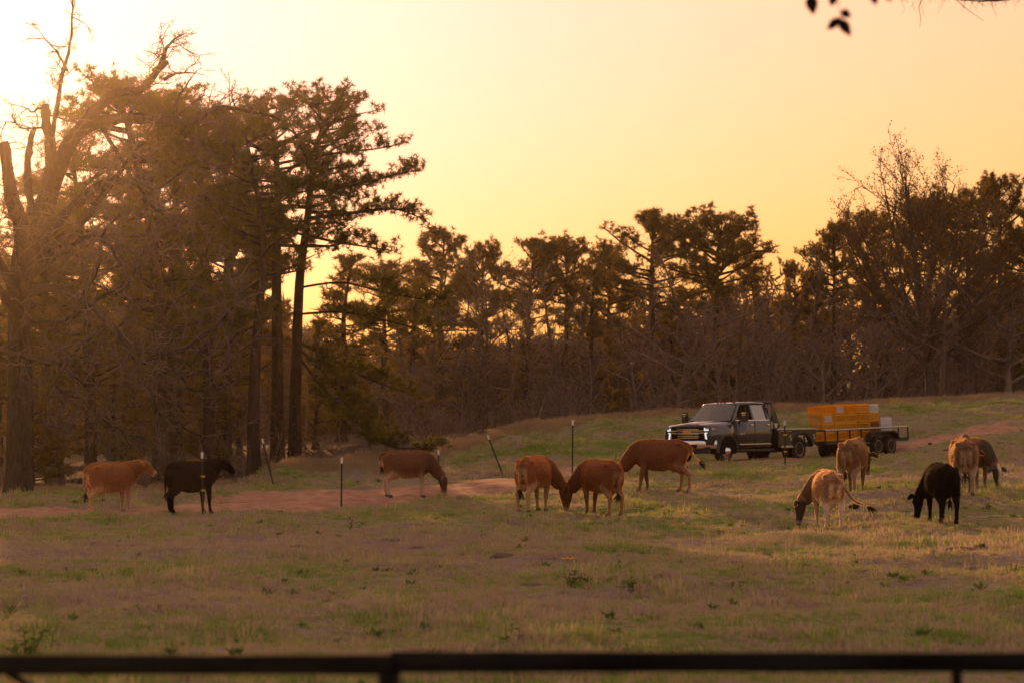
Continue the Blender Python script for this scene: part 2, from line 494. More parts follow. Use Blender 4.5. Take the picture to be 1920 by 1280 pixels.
def puffs(C, rs, k, L, w, up=0.25, Lvar=0.35):
    """needle tufts / leaf bunches: k thin triangles round each centre"""
    C = np.asarray(C, float); n = len(C)
    d = rs.normal(size=(n,k,3)); d /= np.linalg.norm(d, axis=2, keepdims=True)
    d[:,:,2] += up; d /= np.linalg.norm(d, axis=2, keepdims=True)
    side = np.cross(d, rs.normal(size=(n,k,3))); side /= np.linalg.norm(side, axis=2, keepdims=True) + 1e-9
    ln = L*(1 + Lvar*rs.uniform(-1,1,size=(n,k,1)))
    c = C[:,None,:] + d*ln*0.08
    a = c + side*w*0.5; b = c - side*w*0.5; t = c + d*ln
    V = np.stack([a,b,t], 2).reshape(-1,3)
    return V, np.arange(len(V)).reshape(-1,3)

def leaves_mesh(C, rs, size, k=1, spread=0.15):
    C = np.asarray(C, float); n = len(C)
    c = C[:,None,:] + rs.normal(size=(n,k,3))*spread
    u = rs.normal(size=(n,k,3)); u /= np.linalg.norm(u, axis=2, keepdims=True)
    v = np.cross(u, rs.normal(size=(n,k,3))); v /= np.linalg.norm(v, axis=2, keepdims=True)+1e-9
    s = size*rs.uniform(.6,1.3,size=(n,k,1))
    V = np.stack([c-u*s, c+v*s*.5, c+u*s, c-v*s*.5], 2).reshape(-1,3)
    return V, np.arange(len(V)).reshape(-1,4)

def wander(rs, p, d, L, n, wig, trop):
    """a crooked line of n+1 points"""
    pts = [np.array(p, float)]; d = np.array(d, float); d /= np.linalg.norm(d)
    for i in range(n):
        d = d + rs.normal(size=3)*wig + np.array([0,0,trop]); d /= np.linalg.norm(d)
        pts.append(pts[-1] + d*L/n)
    return np.array(pts), d

def along(pts, t):
    f = t*(len(pts)-1); i = min(int(f), len(pts)-2)
    return pts[i]*(1-(f-i)) + pts[i+1]*(f-i), (pts[i+1]-pts[i])/(np.linalg.norm(pts[i+1]-pts[i])+1e-9)

def curve_pts(pts, n=5):
    return np.array([tuple(p) for p in _spline([Vector(p) for p in pts], n)])

# --- pines
def pine_geometry(rs, trunk, r0, h_low, h_live, blen, nb, explicit=(), bk=8, L=.20, w=.03, kk=15, drop=0.0, azs=None, flat=0.6):
    """trunk: points from the foot up (local, z up). Returns wood Twigs and tuft centres."""
    tw = Twigs(); tr = curve_pts(trunk, 6)
    H = tr[-1,2]
    tt = np.linspace(0,1,len(tr))
    tw.tube(tr, r0*(1-tt*0.86)*(1+0.5*np.exp(-tt*22)), 9)
    C = []
    def limb(p, d, ln, r, dead=False, path=None):
        if path is None:
            pts, _ = wander(rs, p, d, ln, 6, 0.11, 0.05 + drop)
        else:
            pts = path; ln = np.linalg.norm(np.diff(pts,axis=0),axis=1).sum()
        n = len(pts)
        tw.tube(pts, r*(1-0.8*np.linspace(0,1,n))+0.006, 5)
        if dead: 
            for _ in range(3):
                q, t = along(pts, rs.uniform(.3,.9)); sd = t+rs.normal(size=3)*.6
                p2,_ = wander(rs,q,sd,ln*.3,3,.2,-.05); tw.tube(p2,[.014,.011,.008,.004],3)
            return
        m = max(3, int(bk*min(ln,3.2)/2.2 + max(0,ln-3.2)*3.2))
        for k in range(m):
            u = 0.30 + 0.70*(k+rs.uniform(0,1))/m
            q, t = along(pts, min(u,.999))
            sd = t*0.75 + rs.normal(size=3)*np.array([.75,.75,.32]); sd[2] += 0.25
            l2 = min(ln,2.6)*(0.34*(1.1-u*0.7))*rs.uniform(.6,1.3)+.18
            p2,_ = wander(rs, q, sd, l2, 3, .16, .12)
            tw.tube(p2, [.016,.012,.009,.005], 3)
            for j in range(max(2, int(l2/0.16))):
                v = 0.25+0.75*(j+rs.uniform(0,1))/max(2,int(l2/0.16))
                q2,_ = along(p2, min(v,.999)); C.append(q2 + rs.normal(size=3)*np.array([.10,.10,.07]))
            for _ in range(2):
                l3 = l2*.5
                q2,t2 = along(p2, rs.uniform(.35,.9)); p3,_ = wander(rs,q2,t2*.6+rs.normal(size=3)*.6,l3,2,.1,.15)
                tw.tube(p3,[.010,.008,.004],3)
                for j in range(max(1,int(l3/.16))):
                    q3,_=along(p3,min(.4+.6*rs.uniform(),.999)); C.append(q3+rs.normal(size=3)*.06)
    for path, r in explicit: limb(None, None, 0, r, path=curve_pts(path,4))
    for i in range(nb):
        u = (i+rs.uniform(0,1))/nb
        t = h_low+(1-h_low)*u
        p, d = along(tr, min(t,.995))
        az = rs.uniform(0,2*math.pi) if azs is None else azs(rs, t)
        ln = blen(t)*rs.uniform(.65,1.2)
        el = (0.05+.70*max(0,(t-.55)/.45)**1.6)
        dd = np.array([math.cos(az), math.sin(az), math.tan(min(el,1.25))+rs.normal()*.12])
        limb(p, dd, ln, 0.018+0.020*ln, dead=t<h_live)
    p,_=along(tr,.999)
    for _ in range(14): C.append(p+rs.normal(size=3)*np.array([.25,.25,.3]))
    C = np.array(C)
    return tw, C

def place_pine(name, label, group, geo, loc, rs_seed, k, L, w, mneedle=None, up=.25):
    tw, C = geo; rs = np.random.RandomState(rs_seed)
    root = empty(name, loc); tag(root, label, 'tree', group)
    tw.build('trunk', m_bark_pine, root)
    V, Fc = puffs(C, rs, k, L, w, up)
    c = link_mesh('crown', np_mesh('crown', V, Fc), mneedle or m_needles, root)
    return root

def local(px, base, D):
    """photograph pixels -> coordinates relative to a tree's foot, in the plane of the tree"""
    return [np.array(P(x, y, D + (dd[0] if dd else 0)) - base) for x, y, *dd in px]

G_PINE = 'tall pines standing along the left of the track'
def tall_pine(label, foot, D, trunk_px, seed, r0, h_low, h_live, blen, nb, explicit_px=(), **kw):
    rs = np.random.RandomState(seed)
    base = P(foot[0], foot[1], D); base.z = gz(base.x, base.y) - 0.1
    trunk = [np.zeros(3)] + local(trunk_px, base, D)
    ex = []
    for path, r in explicit_px: ex.append((local(path, base, D), r))
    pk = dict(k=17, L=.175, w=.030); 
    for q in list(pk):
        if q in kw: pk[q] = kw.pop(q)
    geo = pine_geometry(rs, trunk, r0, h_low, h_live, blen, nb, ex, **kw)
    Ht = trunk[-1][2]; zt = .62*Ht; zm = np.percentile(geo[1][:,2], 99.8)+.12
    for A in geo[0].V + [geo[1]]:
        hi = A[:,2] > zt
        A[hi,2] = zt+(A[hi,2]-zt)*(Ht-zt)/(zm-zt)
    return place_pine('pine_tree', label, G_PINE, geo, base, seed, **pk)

def bl(a, b, c): 
    return lambda t: float(np.interp(t, [0, .45, .7, .9, 1.0], [a*.8, a, b, c*.8, c*.3]))

# the pair with bare trunks in front of the setting sun
tall_pine('tall pine with the broad crown leaning right and long limbs reaching over the gap', (553,905), 104,
  [(553,780),(556,660),(562,520),(575,420),(583,330),(592,250),(612,190),(625,152)], 11, 0.25, .42, .44, bl(2.6,2.3,1.9), 48,
  [([(585,330),(640,335,1),(700,322,2),(760,304,2),(790,302,3)], .07), ([(575,405),(640,398,-1),(700,388,-2),(750,388,-2),(800,412,-3)], .08),
   ([(592,270),(640,262,1),(700,255,1),(752,243,2)], .06), ([(570,440),(620,452,-2),(680,462,-3),(735,470,-3)], .06),
   ([(560,540),(640,530,-3),(720,548,-4),(800,562,-5),(830,560,-5)], .045), ([(556,590),(640,585,-3),(720,600,-4),(815,625,-5)], .045),
   ([(556,640),(610,665,-4),(680,705,-6),(760,735,-7)], .06), ([(555,660),(600,720,-3),(670,790,-5),(730,835,-6),(820,840,-6)], .05),
   ([(556,650),(600,690,-5),(650,760,-6),(690,820,-7)], .045), ([(600,230),(650,210,1),(700,215,1)], .05)],
  azs=lambda rs, t: rs.uniform(0,6.28) if rs.uniform()<.55 else rs.normal()*.8)
tall_pine('tall straight pine beside the leaning one with its trunk dark against the sun', (520,906), 106,
  [(520,780),(520,650),(518,520),(520,400),(520,320),(515,240),(505,190),(500,160)], 12, 0.27, .46, .50, bl(2.3,2.5,1.9), 38,
  [([(518,400),(480,385,1),(450,350,2),(440,340,2)], .06), ([(518,430),(470,440,-2),(430,470,-3)], .06)])
tall_pine('pine with a reddish leaning trunk set furthest left of the bare trunk trio', (478,908), 99,
  [(475,800),(478,690),(484,600),(492,500),(490,400),(475,300),(462,230),(458,200)], 13, 0.24, .44, .46, bl(2.1,2.4,1.7), 34,
  [([(490,520),(440,560,-3),(400,620,-4)],.05)], L=.22)
# the dense group behind the dead oak
tall_pine('pine with a rounded top behind the highest limb of the dead oak', (300,926), 98,
  [(302,800),(300,650),(292,500),(270,350),(245,220),(228,150),(215,122)], 14, 0.30, .22, .24, bl(3.0,2.9,1.7), 66)
tall_pine('shorter broad pine filling the gap right of the rounded pine', (395,915), 101,
  [(392,800),(390,650),(385,500),(380,380),(372,280),(368,220),(366,192)], 15, 0.25, .20, .22, bl(2.7,2.6,1.6), 56)
tall_pine('pine whose dark crown hangs behind the long level limb of the dead oak', (318,915), 108,
  [(318,800),(318,650),(325,480),(330,340),(322,250),(312,185),(308,160)], 16, 0.27, .28, .30, bl(2.8,2.7,1.6), 56)
tall_pine('pine behind the thick fork of the dead oak at the edge of the wood', (170,924), 102,
  [(170,800),(165,650),(160,520),(150,400),(140,310),(135,240)], 17, 0.25, .2, .22, bl(2.8,2.6,1.6), 56)
tall_pine('low pine glowing in the sun left of the dead oak trunk', (40,926), 112,
  [(40,820),(40,700),(44,560),(50,450),(58,370),(62,320)], 18, 0.22, .25, .27, bl(2.2,2.0,1.4), 46)
tall_pine('pine half hidden between the dead oak and the reddish trunk', (425,912), 112,
  [(425,780),(428,640),(432,500),(436,400),(440,300),(438,230)], 19, 0.22, .26, .28, bl(2.5,2.4,1.5), 44)

# --- pines and trees of the wood beyond the crest
G_FAR = 'pines in the wood beyond the crest'
far_geo = []
def far_pine_geo(seed, H, h_low, spread, nb, round_top=True):
    rs = np.random.RandomState(seed)
    lean = rs.normal(size=2)*H*.03
    trunk = [np.zeros(3), np.array([lean[0]*.3, lean[1]*.3, H*.35]), np.array([lean[0]*.2, lean[1]*.4, H*.7]), np.array([lean[0], lean[1], H])]
    def blen(t): 
        u = (t-h_low)/(1-h_low)
        return spread*(0.30+0.95*math.sin(math.pi*min(max(u,0),1)**.75)) if round_top else spread*(1.15-u*.95)
    return pine_geometry(rs, trunk, .017*H+.06, h_low, h_low, blen, nb, bk=7)
FAR = []     # (trunk mesh, crown mesh, height)
def add_far(seed, H, h_low, spread, nb, rt, k, L, w):
    tw, C = far_pine_geo(seed, H, h_low, spread, nb, rt); rs = np.random.RandomState(seed+100)
    V, Fc = puffs(C, rs, k, L, w)
    tm = np_mesh('trunk', np.concatenate(tw.V), np.concatenate(tw.F), True); tm.materials.append(m_bark_pine)
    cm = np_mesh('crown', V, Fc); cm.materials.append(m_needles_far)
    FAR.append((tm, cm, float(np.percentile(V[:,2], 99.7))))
add_far(21, 14, .54, 2.7, 42, True, 13, .25, .046)
add_far(22, 14, .58, 2.9, 42, True, 13, .25, .046)
add_far(23, 13, .50, 2.6, 42, True, 13, .25, .046)
add_far(24, 9, .10, 1.9, 46, False, 13, .26, .055)      # young pine clothed to the ground
add_far(25, 14, .58, 3.2, 48, True, 13, .25, .046)
add_far(26, 12, .18, 2.4, 60, True, 14, .27, .062)      # dense round crown
def far_pine(label, px, py_top, D, kind, sx=1.0, rz=0.0, name='pine_tree', group=G_FAR):
    x = (px-960)*D/F; z0 = gz(x, D) - .1
    H = -(py_top-HORIZON)*D/F - z0
    tm, cm, H0 = FAR[kind]
    root = empty(name, (x, D, z0), rz); s = H/H0
    tag(root, label, 'tree', group)
    for nm, me in (('trunk', tm), ('crown', cm)):
        o = link_mesh(nm, me, None, root); o.scale = (s*sx, s*sx, s)
    return root
far_pine('dense dome shaped tree rising beyond the droopy boughs of the leaning pine', 822, 430, 172, 5, 1.15, .4, 'dome_tree')
far_pine('small topped pine just right of the dense dome tree', 903, 452, 165, 2, .85, 1.0)
far_pine('pine with the flat open crown in the middle of the skyline', 985, 440, 160, 1, 1.12, 2.0)
far_pine('pine whose crown joins the right side of the flat open crown', 1062, 444, 163, 0, .95, 3.1)
far_pine('pine on the left slope of the twin crowned pair', 1140, 452, 168, 2, .9, .2)
far_pine('left pine of the tall twin crowns over the truck', 1222, 393, 158, 0, 1.2, 1.7)
far_pine('right pine of the tall twin crowns over the truck with the fullest head', 1340, 386, 155, 4, 1.15, 4.0)
far_pine('small lone pine at the low dip of the skyline', 1490, 487, 165, 2, .62, 5.0)
far_pine('ragged pine left of the big bare tree', 1562, 408, 160, 1, .78, 2.7)
far_pine('pine standing close behind the left limbs of the big bare tree', 1640, 395, 162, 0, .95, 3.9)
far_pine('pine behind the middle of the big bare tree', 1745, 352, 165, 4, .85, .9)
far_pine('round headed pine at the right edge of the wood', 1875, 328, 158, 0, .9, 5.6)
far_pine('pine between the big bare tree and the round headed pine', 1815, 352, 166, 2, 1.1, 1.2)
far_pine('pine partly cut by the right edge of the view', 1945, 380, 150, 4, .9, 2.2)
far_pine('young pine clothed to the ground under the flat open crown', 985, 600, 134, 3, 1.0, .0)
far_pine('broad young pine under the twin crowned pair', 1105, 500, 148, 3, 1.05, 1.3)
far_pine('young pine low at the dip of the skyline', 1420, 500, 160, 3, .95, 3.6)
far_pine('young pine at the right of the dip of the skyline', 1530, 520, 162, 3, 1.0, 5.1)
far_pine('dense dark tree filling the gap behind the rounded pine', 235, 330, 126, 5, 1.1, 2.0, 'dome_tree')
far_pine('dense dark tree filling the gap left of the reddish trunk', 415, 350, 128, 5, 1.2, .7, 'dome_tree')
far_pine('dense dark tree glimpsed behind the dead oak trunk', 90, 380, 124, 5, 1.2, 3.7, 'dome_tree')
far_pine('mid height pine closing the gap under the long limbs of the leaning pine', 640, 478, 138, 3, 1.25, .4)
far_pine('dusky pine right of the gap under the long limbs of the leaning pine', 722, 488, 146, 2, 1.25, 3.4)
far_pine('bushy pine left of the dense dome shaped tree', 770, 520, 150, 3, 1.2, 1.4)
far_pine('young pine in the shadow behind the black cow', 390, 640, 104, 3, 1.1, .5)
far_pine('young pine in the deep shade behind the brown cow', 210, 660, 108, 3, 1.2, 1.5)
far_pine('young pine in the deep shade at the left edge', 60, 650, 104, 3, 1.2, 2.5)
far_pine('young pine under the big bare tree', 1800, 560, 160, 3, 1.1, 2.0)
far_pine('young pine low down near the right edge of the wood', 1900, 520, 152, 3, 1.1, 4.4)
for px_,py_,D_,sx_,rz_,lb_ in ((110,560,116,1.2,.3,'shaded young pine at the back of the left wood, nearest the oak trunk'),(250,590,120,1.1,1.9,'shaded young pine at the back of the left wood, behind the brown cow'),
   (340,560,122,1.2,3.3,'shaded young pine at the back of the left wood, behind the black cow'),(450,600,124,1.0,4.6,'shaded young pine at the back of the left wood, beside the reddish trunk'),
   (0,580,118,1.2,5.2,'shaded young pine cut by the left edge of the view'),(590,600,126,1.0,.8,'shaded young pine at the back of the left wood, right of the bare trunks'),
   (1260,560,150,1.1,2.2,'young pine behind the bonnet of the truck, deep in the wood'),(1370,540,152,1.2,3.8,'young pine behind the cab of the truck, deep in the wood'),(1660,560,152,1.1,5.9,'young pine behind the white crates, deep in the wood')):
    far_pine(lb_, px_, py_, D_, 3, sx_, rz_)

# --- bare trees
def grow(tw, rs, p, d, L, r, level, maxlev, nchild, wig=.16, trop=.03, spread=.75, ratio=.62, buds=None, t0=.25):
    n = (6,4,3,2)[min(level,3)]
    pts, dl = wander(rs, p, d, L, n, wig, trop)
    rr_ = r*(1-0.75*np.linspace(0,1,n+1))+.0035
    tw.tube(pts, rr_, 6 if r>.08 else (4 if r>.03 else 3))
    if buds is not None and level >= maxlev-1:
        buds.append(pts[-1]); buds.append(pts[n//2])
    if level >= maxlev: return
    nc = nchild[min(level, len(nchild)-1)]
    for i in range(nc):
        u = t0+(1-t0)*(i+rs.uniform(0,1))/nc
        q, t = along(pts, min(u,.999))
        sd = t*(1-spread*.35)+rs.normal(size=3)*spread
        grow(tw, rs, q, sd, L*ratio*rs.uniform(.6,1.15)*(1.15-.4*u), r*(1-.72*u)*.62+.002, level+1, maxlev, nchild, wig*1.12, trop, spread, ratio, buds, .2)

# big bare tree on the right, standing at the head of the field
def bare_tree(name, label, group, px, D, H_px, seed, r0, limbs, nchild=(6,5,4), maxlev=3, trunk_top=.55, bmat=None, budsn=0, spread=.55, trop=.06, ratio=.5):
    rs = np.random.RandomState(seed)
    x = (px-960)*D/F; z0 = gz(x, D)-.1; base = Vector((x, D, z0))
    H = -(H_px-HORIZON)*D/F - z0
    root = empty(name, base); tag(root, label, 'tree', group)
    tw = Twigs(); tb = Twigs(); bd = [] if budsn else None
    tr,_ = wander(rs, (0,0,0), (0,0,1), H*trunk_top, 8, .05, .05)
    tw.tube(tr, r0*(1-.5*np.linspace(0,1,9))*(1+.5*np.exp(-np.linspace(0,1,9)*12)), 9)
    for (u, az, el, f) in limbs:
        q,_ = along(tr, min(u,.999))
        d = np.array([math.cos(az)*math.cos(el), math.sin(az)*math.cos(el), math.sin(el)])
        grow(tb, rs, q, d, H*f, r0*.52*(1.15-.4*u), 0, maxlev, nchild, .10, trop, spread, ratio, bd)
    tw.build('trunk', bmat or m_bark_brown, root)
    tb.build('branches', bmat or m_bark_brown, root)['kind'] = 'stuff'
    if bd:
        V, Fc = leaves_mesh(np.array(bd), rs, .06, budsn, .12)
        link_mesh('buds', np_mesh('buds', V, Fc), m_buds, root)
    return root
lm = []
_r = random.Random(9)
for i in range(19):
    th_ = -1.05+2.1*i/18+_r.uniform(-.06,.06)
    lm.append((.55+.45*(1-abs(th_)/1.1)*_r.uniform(.6,1), (0 if th_>0 else math.pi)+_r.uniform(-.9,.9), 1.5-abs(th_), .50+.05*(1-abs(th_))))
for i in range(5): lm.append((.35+.05*i, i*2.1+.6, .5, .34))
bare_tree('budding_tree', 'largest bare tree on the right with upswept budding twigs above the pines', None, 1745, 138, 278, 31, .25, lm, (8,7,4), 3, .40, None, 1, .45, .09, .42)
G_BARE = 'leafless trees along the edge of the wood'
def small_bare(label, px, D, top, seed, n=8, r0=.13, el=.7, spread=.7, bmat=None, tt=.5, nch=(7,6,4), trop=.03):
    rr2 = random.Random(seed)
    lm = [(.25+.75*i/max(1,n-1), i*2.4+rr2.uniform(-.4,.4), el+rr2.uniform(-.35,.45), rr2.uniform(.34,.5)) for i in range(n)]
    return bare_tree('bare_tree', label, G_BARE, px, D, top, seed, r0, lm, nch, 3, tt, bmat or m_twigmass, 0, spread, trop, .5)
small_bare('grey leafless tree behind the cab of the truck', 1352, 134, 500, 41, 9)
small_bare('grey leafless tree behind the bonnet of the truck', 1270, 131, 545, 42, 8)
small_bare('wide grey leafless tree between the truck and the crates', 1440, 136, 520, 43, 10, .15)
small_bare('leafless thicket tree behind the orange crates', 1545, 133, 590, 44, 9, .10)
small_bare('leafless tree behind the white crates', 1640, 136, 560, 45, 9, .12)
small_bare('leafless spreading tree near the right edge with low sweeping boughs', 1890, 138, 470, 46, 11, .18, .45)
small_bare('leafless tree left of the spreading one at the right edge', 1815, 142, 480, 47, 9, .14)
small_bare('thin leafless tree under the left twin crown', 1195, 138, 560, 48, 8, .10)
small_bare('dark leafless tree with a crooked stem behind the two grazing cows', 1085, 128, 600, 49, 7, .12, bmat=m_bark_brown)
small_bare('pair stemmed leafless tree in the sunlit gap of the wood', 925, 140, 560, 50, 7, .13, bmat=m_bark_brown, tt=.7)
small_bare('bent leafless tree behind the hill beside the leaning post', 880, 126, 640, 51, 7, .13, bmat=m_bark_brown)
small_bare('leafless sapling behind the boughs at the bank', 760, 120, 640, 52, 7, .08)
small_bare('leafless sapling in the dim gap right of the reddish trunk', 455, 112, 680, 53, 6, .07)
small_bare('tall pale leafless tree behind the boughs at the centre of the wood', 1010, 170, 520, 54, 8, .12)
small_bare('fine twigged leafless tree below the lone pine', 1490, 150, 560, 55, 10, .11)
small_bare('fine twigged leafless tree right of the big bare trunk', 1770, 150, 520, 56, 10, .12)
small_bare('fine twigged leafless tree left of the big bare trunk', 1690, 148, 510, 57, 10, .12)

G_STEM = 'slender trunks in the dim edge of the wood'
_rs = np.random.RandomState(15)
STEMS = [('tall slender trunk',k) for k in range(4)]
_place = ['left of the dome shaped tree','under the dome shaped tree','right of the dome shaped tree','left of the flat open crown','under the flat open crown','right of the flat open crown','behind the tallest steel post','between the tallest post and the truck','behind the truck bonnet','behind the truck windscreen','behind the truck rear window','behind the flatbed','behind the front crate stack','behind the last crate stack','left of the big bare trunk','close right of the big bare trunk','far right of the big bare trunk','by the right edge of the view']
for i,(px_,pl_) in enumerate(zip((780,815,862,908,962,1005,1048,1130,1222,1290,1385,1450,1515,1600,1690,1765,1830,1895),_place)):
    D_ = (126 if px_<1050 else 136)+_rs.uniform(-3,8); x_=(px_-960)*D_/F; b_=Vector((x_,D_,gz(x_,D_)-.1))
    H_ = -((560 if i%3 else 500)-HORIZON)*D_/F-b_.z
    rt_ = empty('slender_tree',b_); tag(rt_,'slender dark trunk in the dim wood '+pl_,'tree',G_STEM)
    t_=Twigs(); p_,_d=wander(_rs,(0,0,0),(_rs.normal()*.08,_rs.normal()*.08,1),H_,9,.045,.02); t_.tube(p_,np.linspace(.11,.03,10)*_rs.uniform(.6,1.3),7); t_.build('trunk',m_bark_brown,rt_)
    t_=Twigs()
    for k in range(16):
        q_,tt_=along(p_,_rs.uniform(.3,.99)); grow(t_,_rs,q_,tt_*.5+_rs.normal(size=3)*.6,_rs.uniform(.8,2.4),.03,1,3,(0,4,3),.16,.05,.7,.55)
    t_.build('branches',m_twigmass,rt_)['kind'] = 'stuff'

# --- the dead oak on the left, its limbs traced at their place in the field
D0 = 86.0
ob = P(36, 0, D0); ob.z = gz(ob.x, ob.y) - .15
oak = empty('dead_oak', ob)
tag(oak, 'gnarled leafless old oak with broken limbs and drooping tangled twigs', 'tree')
OK = lambda px: curve_pts(local(px, ob, D0), 5)
rs = np.random.RandomState(77)
trunk_px = [(34,925),(36,820),(38,700),(36,600),(40,520),(48,460)]
tw = Twigs(); tp = OK(trunk_px); tw.tube(tp, np.interp(np.linspace(0,1,len(tp)),[0,.1,.6,1],[.50,.38,.35,.37]), 12)
tw.build('trunk', m_bark_grey, oak)
limbs = [  # path, start radius, end radius, broken
 ([(44,490),(40,430,-1),(26,370,-2),(20,320,-2),(12,266,-2)], .28,.15,1),
 ([(50,480),(72,420),(92,340,1),(96,280,1),(88,235,1),(84,200,1)], .27,.13,1),
 ([(60,400,.5),(52,330,1),(58,275,1),(70,240,1)], .15,.09,1),
 ([(94,300),(100,250),(112,190),(125,130),(138,60),(140,20),(136,-30)], .10,.012,0),
 ([(125,135),(105,100),(80,70),(66,42)], .04,.008,0),
 ([(84,205),(72,198),(58,206),(48,198)], .05,.02,0),
 ([(86,240),(60,240),(40,238),(20,226),(4,225)], .04,.01,0),
 ([(62,460),(90,370,-1),(120,290,-2),(160,225,-2),(205,180,-2),(260,165,-2),(296,128,-1),(313,90,-1),(330,68,-1)], .30,.02,0),
 ([(290,135,-1),(318,118,-1)], .13,.08,1),
 ([(305,150,-1),(330,140,-1),(365,142,-1)], .06,.015,0),
 ([(100,340,-1),(130,265,-3),(180,226,-4),(240,216,-4),(310,218,-4),(368,216,-5),(395,200,-5),(430,192,-5),(480,202,-5),(530,220,-5)], .24,.015,0),
 ([(328,216,-4),(336,185,-4),(350,160,-4)], .06,.02,1),
 ([(64,470),(100,420,2),(150,370,3),(200,340,3),(265,345,2),(282,375,2),(294,402,1)], .20,.05,1),
 ([(265,345,2),(300,350,1),(345,318,0),(370,300,0)], .05,.012,0),
 ([(58,500),(100,455,-3),(150,415,-4),(215,330,-5),(245,290,-5),(268,260,-6)], .16,.03,0),
 ([(50,520),(95,480,-3),(140,430,-4)], .18,.10,1),
 ([(60,520),(110,490,-4),(170,450,-6),(210,470,-7),(225,500,-7)], .10,.03,0),
 ([(40,560),(90,540,-5),(150,560,-8),(205,606,-9),(248,655,-9),(272,684,-9),(300,664,-9),(345,655,-9),(395,625,-9),(430,590,-9),(449,560,-9),(447,528,-9)], .13,.02,0),
 ([(268,680,-9),(290,698,-9),(318,696,-9),(342,694,-9)], .11,.06,1),
 ([(335,696,-9),(352,728,-9),(375,735,-9),(410,725,-9)], .05,.012,0),
 ([(360,652,-9),(400,664,-9),(440,655,-9)], .05,.015,0),
 ([(36,640),(0,655,-5),(60,672,-8),(110,688,-8),(165,722,-8),(178,765,-8),(205,790,-8),(240,815,-8),(255,850,-8)], .10,.012,0),
 ([(170,722,-8),(210,700,-8),(235,672,-8),(245,655,-8)], .05,.015,0),
 ([(285,735,-8),(288,755,-8),(310,775,-8),(350,800,-8),(385,818,-8)], .05,.012,0),
 ([(248,655,-9),(262,700,-8),(285,735,-8)], .05,.03,0),
 ([(240,815,-8),(270,820,-8),(300,830,-8)], .025,.01,0),
 ([(60,600,-2),(120,600,-5),(190,560,-6),(230,545,-6),(262,500,-6),(280,450,-6)], .09,.03,0),
 ([(40,600),(10,560,-3),(-30,500,-4),(-50,430,-4)], .18,.04,0),
 ([(38,560),(0,500,-2),(-30,420,-3),(-40,330,-3)], .18,.05,0),
 ([(150,560,-8),(180,500,-8),(190,440,-8),(220,400,-8)], .08,.02,0),
 ([(205,606,-9),(150,650,-9),(100,720,-9),(90,760,-9)], .06,.015,0),
 ([(180,226,-4),(250,330,-5),(300,400,-6),(350,380,-6)], .07,.02,0),
]
all_paths = []
for path, ra, rb, br in limbs:
    t = Twigs(); p = OK(path); p = p + np.cumsum(rs.normal(size=p.shape)*.016, axis=0)
    q = np.linspace(0,1,len(p)); t.tube(p, (ra*(1-q)+rb*q)*(1+.10*rs.normal(size=len(p)))*np.where(q<.02,.9,1), 8 if ra>.1 else 5)
    if br: t.tube([p[-1], p[-1]+(p[-1]-p[-2])*.25], [rb*.9, rb*.25], 6)
    t.build('limb', m_bark_grey, oak)
    all_paths.append((p, ra, rb, br))
tw = Twigs()
for p, ra, rb, br in all_paths:
    ln = np.linalg.norm(np.diff(p,axis=0),axis=1).sum()
    n = int(ln*(3.0 if not br else 1.0))+1
    low = p[:,2].mean()
    for i in range(n):
        u = rs.uniform(.22,1.0); q, t = along(p, min(u,.999))
        sd = t*.5+rs.normal(size=3)*.7
        high = q[2] > (-(250-HORIZON)*D0/F - ob.z)
        trop = .02 if high else -.05
        grow(tw, rs, q, sd, rs.uniform(.5,1.7)*(0.7 if high else 1.15), .022, 1, 3, (0,4,4), .26, trop, .8, .6, None)
br = tw.build('twigs', m_paletwig, oak); br['kind'] = 'stuff'

# --- undergrowth and the far wood
rs = np.random.RandomState(5)
tw = Twigs()
N = 2000
for i in range(N):
    cl = math.sin(i*.013)*.5+.5
    if i % 7 == 0: x = rs.uniform(-26, -4); y = np.interp(x,[-26,-10,-4],[93,97,112])+abs(rs.normal())*9
    else: x = rs.uniform(-6, 32); y = np.interp(x,[-6,8,32],[113,127,142])+abs(rs.normal())*12
    h = rs.uniform(.6, 2.4)*(1.9 if i%9==0 else 1)*(.75+.5*math.sin(x*.9)*math.sin(x*.31+1))
    p, _ = wander(rs, (x,y,0), (rs.normal()*.3, rs.normal()*.3, 1), h, 4, .18, .04)
    p[:,2] += gz(x,y)-.05
    tw.tube(p, np.linspace(.022,.004,5)*h*.55, 3)
    for _ in range(5):
        q,t = along(p, rs.uniform(.25,1)); p2,_ = wander(rs,q,t*.6+rs.normal(size=3)*.6,h*rs.uniform(.25,.5),3,.2,.05)
        tw.tube(p2,[.009,.007,.005,.003],3)
u = tw.build('brushwood', m_twigmass); tag(u, 'leafless grey brushwood tangled along the foot of the wood', 'undergrowth', kind='stuff')
# distant woodland: trunks, twigs and crowns too many to count, further back
tw = Twigs(); C = []
for i in range(420):
    x = rs.uniform(-60, 75); y = rs.uniform(178, 226); zb = gz(x,y)
    H = rs.uniform(4.2, 6.2)*(1.0+.55*min(max((x-2)/9,0),1)+.5*min(max((-11-x)/6,0),1))
    p,_ = wander(rs,(x,y,zb),(0,0,1),H*.9,4,.06,.05); tw.tube(p, np.linspace(.16,.03,5), 5)
    m = 60
    c = np.stack([rs.normal(size=m)*1.6, rs.normal(size=m)*1.6, H*rs.beta(1.15,1.0,size=m)],1)+np.array([x,y,zb])
    C.append(c)
V1, F1 = puffs(np.concatenate(C), rs, 9, .75, .16, .15)
w1 = link_mesh('distant_woodland', np_mesh('distant_woodland', V1, F1), leaf_mat('far_wood', (.100,.068,.048), (.150,.104,.075), .3, .2))
tag(w1, 'far brown woodland closing the view behind the pines', 'woodland', kind='stuff')
w2 = tw.build('distant_trunks', m_bark_brown); tag(w2, 'dim far trunks of the woodland behind the pines', 'woodland', kind='stuff')
